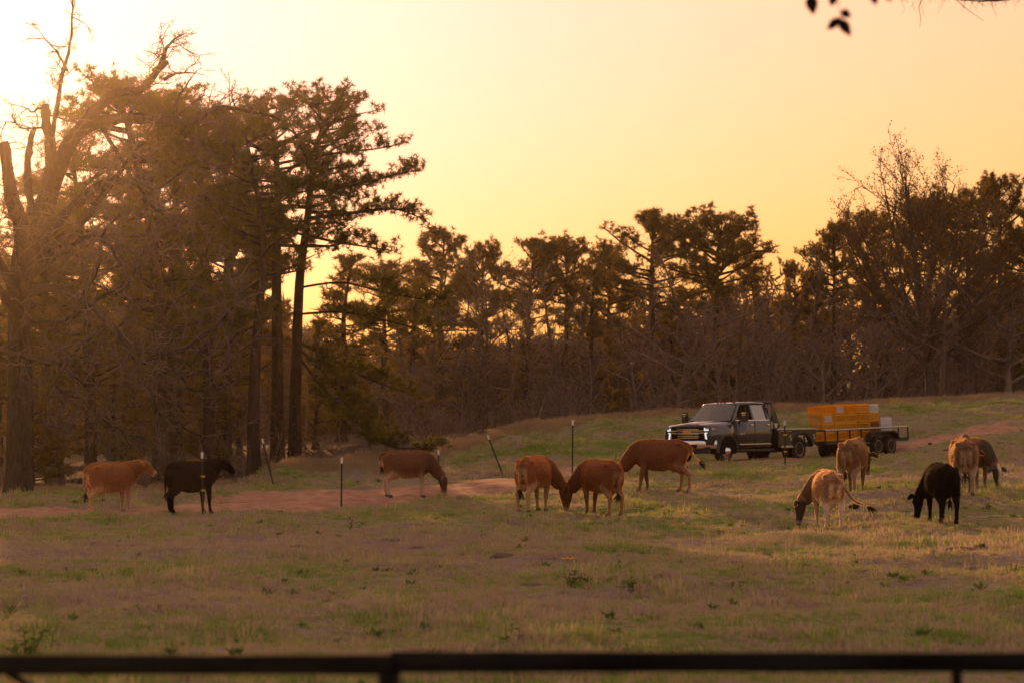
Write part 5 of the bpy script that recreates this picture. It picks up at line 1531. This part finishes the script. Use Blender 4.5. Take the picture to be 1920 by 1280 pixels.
base_me=crate_mesh(CL,CW,CH,11,.010)
def door_me(Wd,Hd):
    mb=MB(); lattice(mb,(-Wd/2,0,0),(Wd,0,0),(0,0,Hd),10,5,.014,.008); me=bpy.data.meshes.new('door_grid'); me.from_pydata([tuple(p) for p in mb.v],[],mb.f); return me
dm=door_me(.42,.20)
def crate(label,a,l,z,me,m,door=None,yaw=0.0,group='poultry crates stacked on the trailer'):
    o=bpy.data.objects.new('crate',me.copy()); COL.objects.link(o); o.data.materials.append(m)
    M=trailer.matrix_world @ Matrix.Translation((a,l,z)) @ Matrix.Rotation(yaw,4,'Z')
    o.matrix_world=M; tag(o,label,'crate',group)
    if door:
        d=bpy.data.objects.new('door',dm.copy()); COL.objects.link(d); d.data.materials.append(door); d.parent=o
        d.location=(.02,CW/2+.012,.05)
    return o
rows=['bottom','second','third','top']; cols=['first','second','third','fourth','fifth']
rr=random.Random(4)
yl=.62; zd=.622
for c in range(4):
    for r_ in range(4):
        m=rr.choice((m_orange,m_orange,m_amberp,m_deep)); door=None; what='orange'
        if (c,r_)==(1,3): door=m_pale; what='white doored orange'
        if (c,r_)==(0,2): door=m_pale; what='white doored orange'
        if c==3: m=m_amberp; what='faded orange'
        pos='%s row, %s stack from the truck'%(rows[r_],cols[c])
        crate('%s poultry crate in the %s'%(what,pos),3.20-c*(CL+.05)+rr.uniform(-.012,.012),yl+rr.uniform(-.012,.012),zd+r_*(CH+.024),base_me,m,door,rr.uniform(-.012,.012))
narrow=crate_mesh(.60,CW,CH*1.06,12)
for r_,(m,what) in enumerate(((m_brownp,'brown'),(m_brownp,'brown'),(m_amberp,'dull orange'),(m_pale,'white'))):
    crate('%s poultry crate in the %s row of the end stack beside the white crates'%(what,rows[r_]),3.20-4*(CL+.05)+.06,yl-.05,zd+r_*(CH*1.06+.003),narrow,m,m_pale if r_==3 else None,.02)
low=crate_mesh(.78,.58,.185,13)
for r_ in range(4):
    crate('low white plastic crate, %s of the white stack at the rear'%('lowest','second','third','topmost')[r_],3.20-5*(CL+.05)-.02,yl-.1,zd+r_*.19,low,m_pale,None,.01*r_)
# a second file of crates behind the first, its top seen over the front one
for c in (2,3,4):
    crate('pale topped orange crate behind the top row at the %s stack'%cols[c],3.20-c*(CL+.05),yl-.62,zd+3*(CH+.024)+.05,base_me,m_amberp)
# ---------------------------------------------------------------- electric fence posts
m_post = mat('green_steel_post',(.018,.020,.016),.6); m_ptip = mat('white_post_tip',(.72,.71,.70),.5); m_ins = mat('yellow_insulator',(.62,.48,.03),.5)
def t_post(label, base, top, D=None, ins=(.55,.30)):
    b_ = hit(*base) if D is None else P(base[0],base[1],D)
    D_ = b_.y; t_ = P(top[0],top[1],D_)
    ax=(t_-b_); h=ax.length
    root=empty('t_post',b_); root.rotation_mode='QUATERNION'; root.rotation_quaternion=ax.to_track_quat('Z','X')
    tag(root,label,'fence post','steel fence posts beside the track')
    MB().box((0,0,(h-.13)/2-.1),(.048,.014,h-.13+.2)).box((0,-.022,(h-.13)/2-.1),(.012,.034,h-.13+.2)).build('shaft',m_post,root)
    MB().box((0,0,h-.075),(.060,.018,.16)).box((0,-.024,h-.075),(.016,.036,.15)).build('white_tip',m_ptip,root)
    mb=MB()
    for k in range(int((h-.3)/.06)): mb.box((0,-.042,.1+k*.06),(.012,.010,.02))
    s_=mb.build('studs',m_post,root); s_['kind']='stuff'
    for f in ins:
        MB().box((0,-.03,h*f),(.075,.07,.035)).box((.045,-.03,h*f),(.03,.03,.05)).build('insulator',m_ins,root,.006)
    return b_
t_post('white tipped steel post in front of the black cow',(381,966),(379,847),ins=(.62,.40))
t_post('upright white tipped steel post alone on the near edge of the track',(640,953),(641,857),ins=(.52,.17))
t_post('upright white tipped steel post behind the head of the cow grazing on the verge',(823,905),(822,843),ins=(.45,))
t_post('leaning steel post in the middle behind the track, top tipped to the left',(943,890),(914,815),ins=())
t_post('leaning steel post under the pines, against the reddish pine trunk',(513,910),(492,822),ins=())
t_post('tallest steel post, upright behind the pair grazing head to head',(1073,895),(1074,787),ins=(.62,.28))
t_post('white tipped steel post in front of the rear wheel of the truck',(1472,871),(1471,788),ins=(.68,.30))

# fallen electric fence tape lying over the grass
m_tape = mat('white_tape',(.70,.68,.64),.6)
def tape(label, px, th=.007):
    pts=[]; 
    w=[hit(*p) for p in px]
    for p in _spline(w,10):
        pts.append((p.x,p.y,gz(p.x,p.y)+.03+.015*math.sin(p.x*3)))
    o=MB().tube(pts,th,5).build('fence_tape',m_tape); tag(o,label,'fence tape','white fence tapes lying in the grass')
tape('white fence tape slack across the slope behind the brown cow by the trailer',[(1620,893),(1648,891),(1700,886),(1760,884)])
tape('white fence tape running up the slope towards the trailer',[(1640,877),(1690,865),(1735,859),(1800,856)])
tape('short white fence tape behind the legs of the walking red cow',[(1188,912),(1215,908),(1255,902)],.006)
tape('white fence tape under the two cows grazing head to head',[(1085,930),(1110,926),(1150,921)],.006)
tape('white fence tape beside the black cow on the right',[(1812,970),(1850,970),(1912,968)],.006)
tape('grey fence tape right of the two cows grazing head to head',[(1170,957),(1215,957),(1282,960)],.006)
tape('white fence tape on the ground behind the tail of the walking red cow',[(1300,886),(1350,884),(1420,883)],.005)
tape('white fence tape in front of the post by the truck wheel',[(1440,874),(1470,873),(1500,871)],.006)

# ---------------------------------------------------------------- weeds
m_weed = leaf_mat('weed_leaf',(.05,.11,.02),(.085,.16,.03),.35,3.0); m_petal=mat('yellow_petal',(.80,.42,.02),.6); m_stalk=mat('weed_stalk',(.10,.12,.035),.8)
def weed(label, px, py, h, seed, n=14, flower=False, dry=False):
    h*=1.35; n=int(n*1.5)
    rs=np.random.RandomState(seed); b_=hit(px,py); root=empty('weed',b_); tag(root,label,'weed','broad leaved weeds in the pasture')
    tw=Twigs(); V=[];Fc=[]
    for i in range(max(2,n//5)):
        p,_=wander(rs,(rs.normal()*.06,rs.normal()*.06,-.02),(rs.normal()*.35,rs.normal()*.35,1),h*rs.uniform(.6,1.05),4,.12,.05); tw.tube(p,[.008,.007,.006,.004,.003],4)
        for k in range(5):
            q,t=along(p,rs.uniform(.1,1)); a=rs.uniform(0,6.28); d=np.array([math.cos(a),math.sin(a),rs.uniform(.0,.7)]); d/=np.linalg.norm(d)
            s_=np.cross(d,[0,0,1]); s_/=np.linalg.norm(s_); l=h*rs.uniform(.25,.55); w=l*.19
            b0=len(V); V+= [q,q+d*l*.4+s_*w,q+d*l+np.array([0,0,-l*.25]),q+d*l*.4-s_*w,q+d*l*.45+np.array([0,0,-.01])]
            Fc+=[(b0,b0+1,b0+4),(b0+1,b0+2,b0+4),(b0+2,b0+3,b0+4),(b0+3,b0,b0+4)]
    tw.build('stalks',m_stalk,root)
    link_mesh('leaves',np_mesh('leaves',V,Fc),m_weed if not dry else m_long,root)
    if flower:
        mb=MB()
        for k in range(7):
            a=2*math.pi*k/7; d=Vector((math.cos(a),math.sin(a),.5)).normalized(); s_=Vector((-d.y,d.x,0))*.022; c=Vector((-.03,-.05,h*1.15))
            mb.add([c,c+d*.07+s_*1.6,c+d*.13,c+d*.07-s_*1.6],[(0,1,2,3)])
        mb.build('flower',m_petal,root)
for i,(px,py,h,n,lb,fl_) in enumerate((
 (662,992,.26,14,'green weed on the bare grass below the post at the track edge',0),
 (60,1225,.22,30,'wide dark green weed clump low in the left corner',0),
 (1070,1096,.20,26,'weed clump with one yellow flower in the middle of the field',1),
 (1160,1072,.20,16,'weed with two leafy shoots right of the yellow flower',0),
 (1255,973,.20,12,'pale green weed below the walking red cow',0),
 (1185,1110,.18,22,'low weed patch right below the yellow flower',0),
 (1345,1002,.14,14,'spreading weed in the middle between the two groups of cows',0),
 (1225,1002,.10,10,'small weed left of the spreading weed',0),
 (1606,1065,.17,12,'dark weed in the dry patch under the fawn cow',0),
 (1850,955,.22,20,'dark green weed clump right of the black grazing cow',0),
 (1706,968,.18,12,'grass green weed beside the head of the black grazing cow',0),
 (506,1122,.13,12,'small dark weed below the middle of the left field',0),
 (283,1146,.12,10,'little weed in the left field above the fence',0),
 (1900,1080,.18,22,'broad weed patch at the right edge of the field',0),
 (1375,1106,.16,10,'sparse weed right of the low weed patch',0),
 (130,1074,.12,10,'little weed near the left edge in the dry grass',0),
 (966,1200,.16,14,'pale weed above the fence rail at the centre',0),
 (924,998,.09,12,'low weed under the left cow of the head to head pair',0))):
    weed(lb,px,py,h,100+i,n,bool(fl_))
m_clod = noisy('dark_clod',(.012,.009,.007),(.03,.022,.016),8,.95)
for i,(px,py,r_,lb) in enumerate(((1601,953,.09,'dark dung lump under the tail tuft of the fawn cow'),(192,941,.07,'dark clod of earth behind the feet of the red brown cow'),(1744,833,.06,'dark clod on the slope behind the trailer end'))):
    mb=MB(); rs=np.random.RandomState(i); b_=hit(px,py)
    V,Fc=ell((0,0,r_*.35),(r_*1.2,r_,r_*.8),12,8); V=[tuple(np.array(v)*(1+.12*rs.normal())) for v in V]
    o=mb.add(V,Fc,True).build('dung' if i==0 else 'earth_clod',m_clod); o.location=b_; tag(o,lb,'dung' if i==0 else 'clod')

# ---------------------------------------------------------------- wooden rail fence close to the camera
m_rail = noisy('weathered_rail',(.004,.004,.004),(.022,.021,.020),5,.9,.5,stretch=(.25,2,2))
fence=empty('rail_fence',(0,12,gz(0,12))); tag(fence,'dark weathered wooden rail fence across the foreground','fence')
z0f=gz(0,12)
def fz(py,D=12.0): return -(py-HORIZON)*D/F
def rail(x0,y0,x1,y1,t,seed):
    rs=np.random.RandomState(seed); n=90; pts=[]; 
    mb=MB(); rings=[]
    for i in range(n+1):
        u=i/n; c=(x0+(x1-x0)*u, 0, y0+(y1-y0)*u+.004*math.sin(u*9+seed)); r_=t/2*(1+.05*math.sin(u*17+seed)+.02*rs.normal())
        rings.append([(c[0], r_*.55*math.copysign(abs(math.cos(a))**.5,math.cos(a)), c[2]+r_*math.copysign(abs(math.sin(a))**.5,math.sin(a))) for a in np.linspace(0,2*math.pi,12,endpoint=False)])
    mb.rings(rings); return mb.build('rail',m_rail,fence)
pxm=lambda px,D=12.0:(px-960)*D/F
rail(pxm(-5200),fz(1258)-z0f,pxm(735),fz(1244)-z0f,.086,1)
r2=rail(pxm(733),fz(1242)-z0f,pxm(7000),fz(1232)-z0f,.088,2); r2.location.y=.012
for px in (728,1800,-420,2620,-1500,-2600,-3700,-4800,3600,4600,5600,6600):
    mb=MB(); rings=[]
    for zz,r_ in ((-.3,.062),(.4,.060),(.9,.058),(fz(1262)-z0f,.052)):
        rings.append([(pxm(px)*1.0+r_*math.cos(a)*(.9 if px<1000 else .45), .10+r_*math.sin(a), zz) for a in np.linspace(0,2*math.pi,10,endpoint=False)])
    mb.rings(rings).build('post',m_rail,fence)
mb=MB().tube([(pxm(10),.05,fz(1262)-z0f),(pxm(60),.05,fz(1290)-z0f),(pxm(260),.07,fz(1420)-z0f)],.016,6); mb.build('brace',m_rail,fence)

# ---------------------------------------------------------------- overhanging leaves and twigs, top right
m_leaf = noisy('dark_leaf',(.010,.007,.004),(.020,.013,.007),2.0,.9)
ov=empty('overhanging_branch',P(1600,-60,15.0)); tag(ov,'dark leafy branch hanging into the top right of the view','branch')
o0=ov.location.copy()
def lc(px,py,dd=0): return np.array(P(px,py,15.0+dd)-o0)
tw=Twigs()
tw.tube(curve_pts([lc(1480,-40),lc(1560,-22),lc(1640,-25),lc(1760,-60),lc(1950,-170)],5),np.linspace(.004,.011,21),6)
tw.tube(curve_pts([lc(1566,-22),lc(1572,5),lc(1577,32)],4),np.linspace(.003,.0016,9),5)
tw.tube([lc(1522,-30),lc(1521,-5)],[.002,.0015],4); tw.tube([lc(1560,-22),lc(1561,-6)],[.002,.0015],4)
tw.tube(curve_pts([lc(1950,-170),lc(2200,-420),lc(2700,-900),lc(3300,-1500,1)],5),np.linspace(.011,.05,16),7)
tw.build('stem',m_bark_brown,ov)
rs=np.random.RandomState(8)
def leaf(a,b,w,curl=.02):
    w*=2.3
    a,b=np.array(a),np.array(b); d=b-a; l=np.linalg.norm(d); d/=l; s_=np.cross(d,[.15,1,.1]); s_/=np.linalg.norm(s_); nrm=np.cross(s_,d)
    V=[];Fc=[]; prof=[(0,.08),(.15,.55),(.35,1),(.6,.85),(.82,.45),(1,.03)]
    for t,ww in prof:
        c=a+d*l*t+nrm*curl*math.sin(t*3.1)
        V+=[c+s_*w*ww*.5+nrm*.006*ww,c,c-s_*w*ww*.5+nrm*.006*ww]
    for i in range(len(prof)-1):
        for k in range(2): Fc.append((i*3+k,i*3+k+1,i*3+k+4,i*3+k+3))
    link_mesh('leaf',np_mesh('leaf',V,Fc,True),m_leaf,ov)
leaf(lc(1519,-12),lc(1526,28),.030); leaf(lc(1565,-14),lc(1559,12),.022); leaf(lc(1577,20),lc(1597,32),.022); leaf(lc(1576,32),lc(1551,56),.022)
leaf(lc(1574,34),lc(1596,68),.026); leaf(lc(1634,-20),lc(1644,10),.022); leaf(lc(1660,-22),lc(1671,4),.020); leaf(lc(1500,-40),lc(1492,-8),.022); leaf(lc(1600,-40),lc(1612,-14),.02)
tb=empty('twiggy_bough',P(1800,-20,34.0)); tag(tb,'thin leafless twigs drooping from above at the top right edge','branch')
o1=tb.location.copy(); l2=lambda px,py:np.array(P(px,py,34.0)-o1)
tw=Twigs(); mp_=curve_pts([l2(1680,-12),l2(1740,-8),l2(1810,0),l2(1842,2)],5); tw.tube(mp_,np.linspace(.006,.012,16),5)
tw.tube(curve_pts([l2(1842,2),l2(1960,-30),l2(2300,-240),l2(2900,-800)],5),np.linspace(.012,.07,16),6)
tw.tube(curve_pts([l2(1732,-5),l2(1724,12),l2(1727,35),l2(1725,52)],4),np.linspace(.006,.002,13),4)
tw.tube(curve_pts([l2(1790,-5),l2(1810,14),l2(1838,34),l2(1845,40)],4),np.linspace(.005,.0015,13),4)
tw.tube(curve_pts([l2(1858,-8),l2(1862,12),l2(1870,31)],4),np.linspace(.005,.0015,9),4)
for i in range(46):
    q=l2(rs.uniform(1690,1915),rs.uniform(-14,2)); p,_=wander(rs,q,(rs.normal()*.5,rs.normal()*.3,-1),rs.uniform(.08,.24),4,.25,-.02); tw.tube(p,np.linspace(.003,.001,5),3)
    if i%2: p,_=wander(rs,p[2],(rs.normal(),rs.normal()*.3,-.4),.1,3,.25,0); tw.tube(p,np.linspace(.002,.001,4),3)
tw.build('twigs',m_bark_brown,tb)['kind']='stuff'
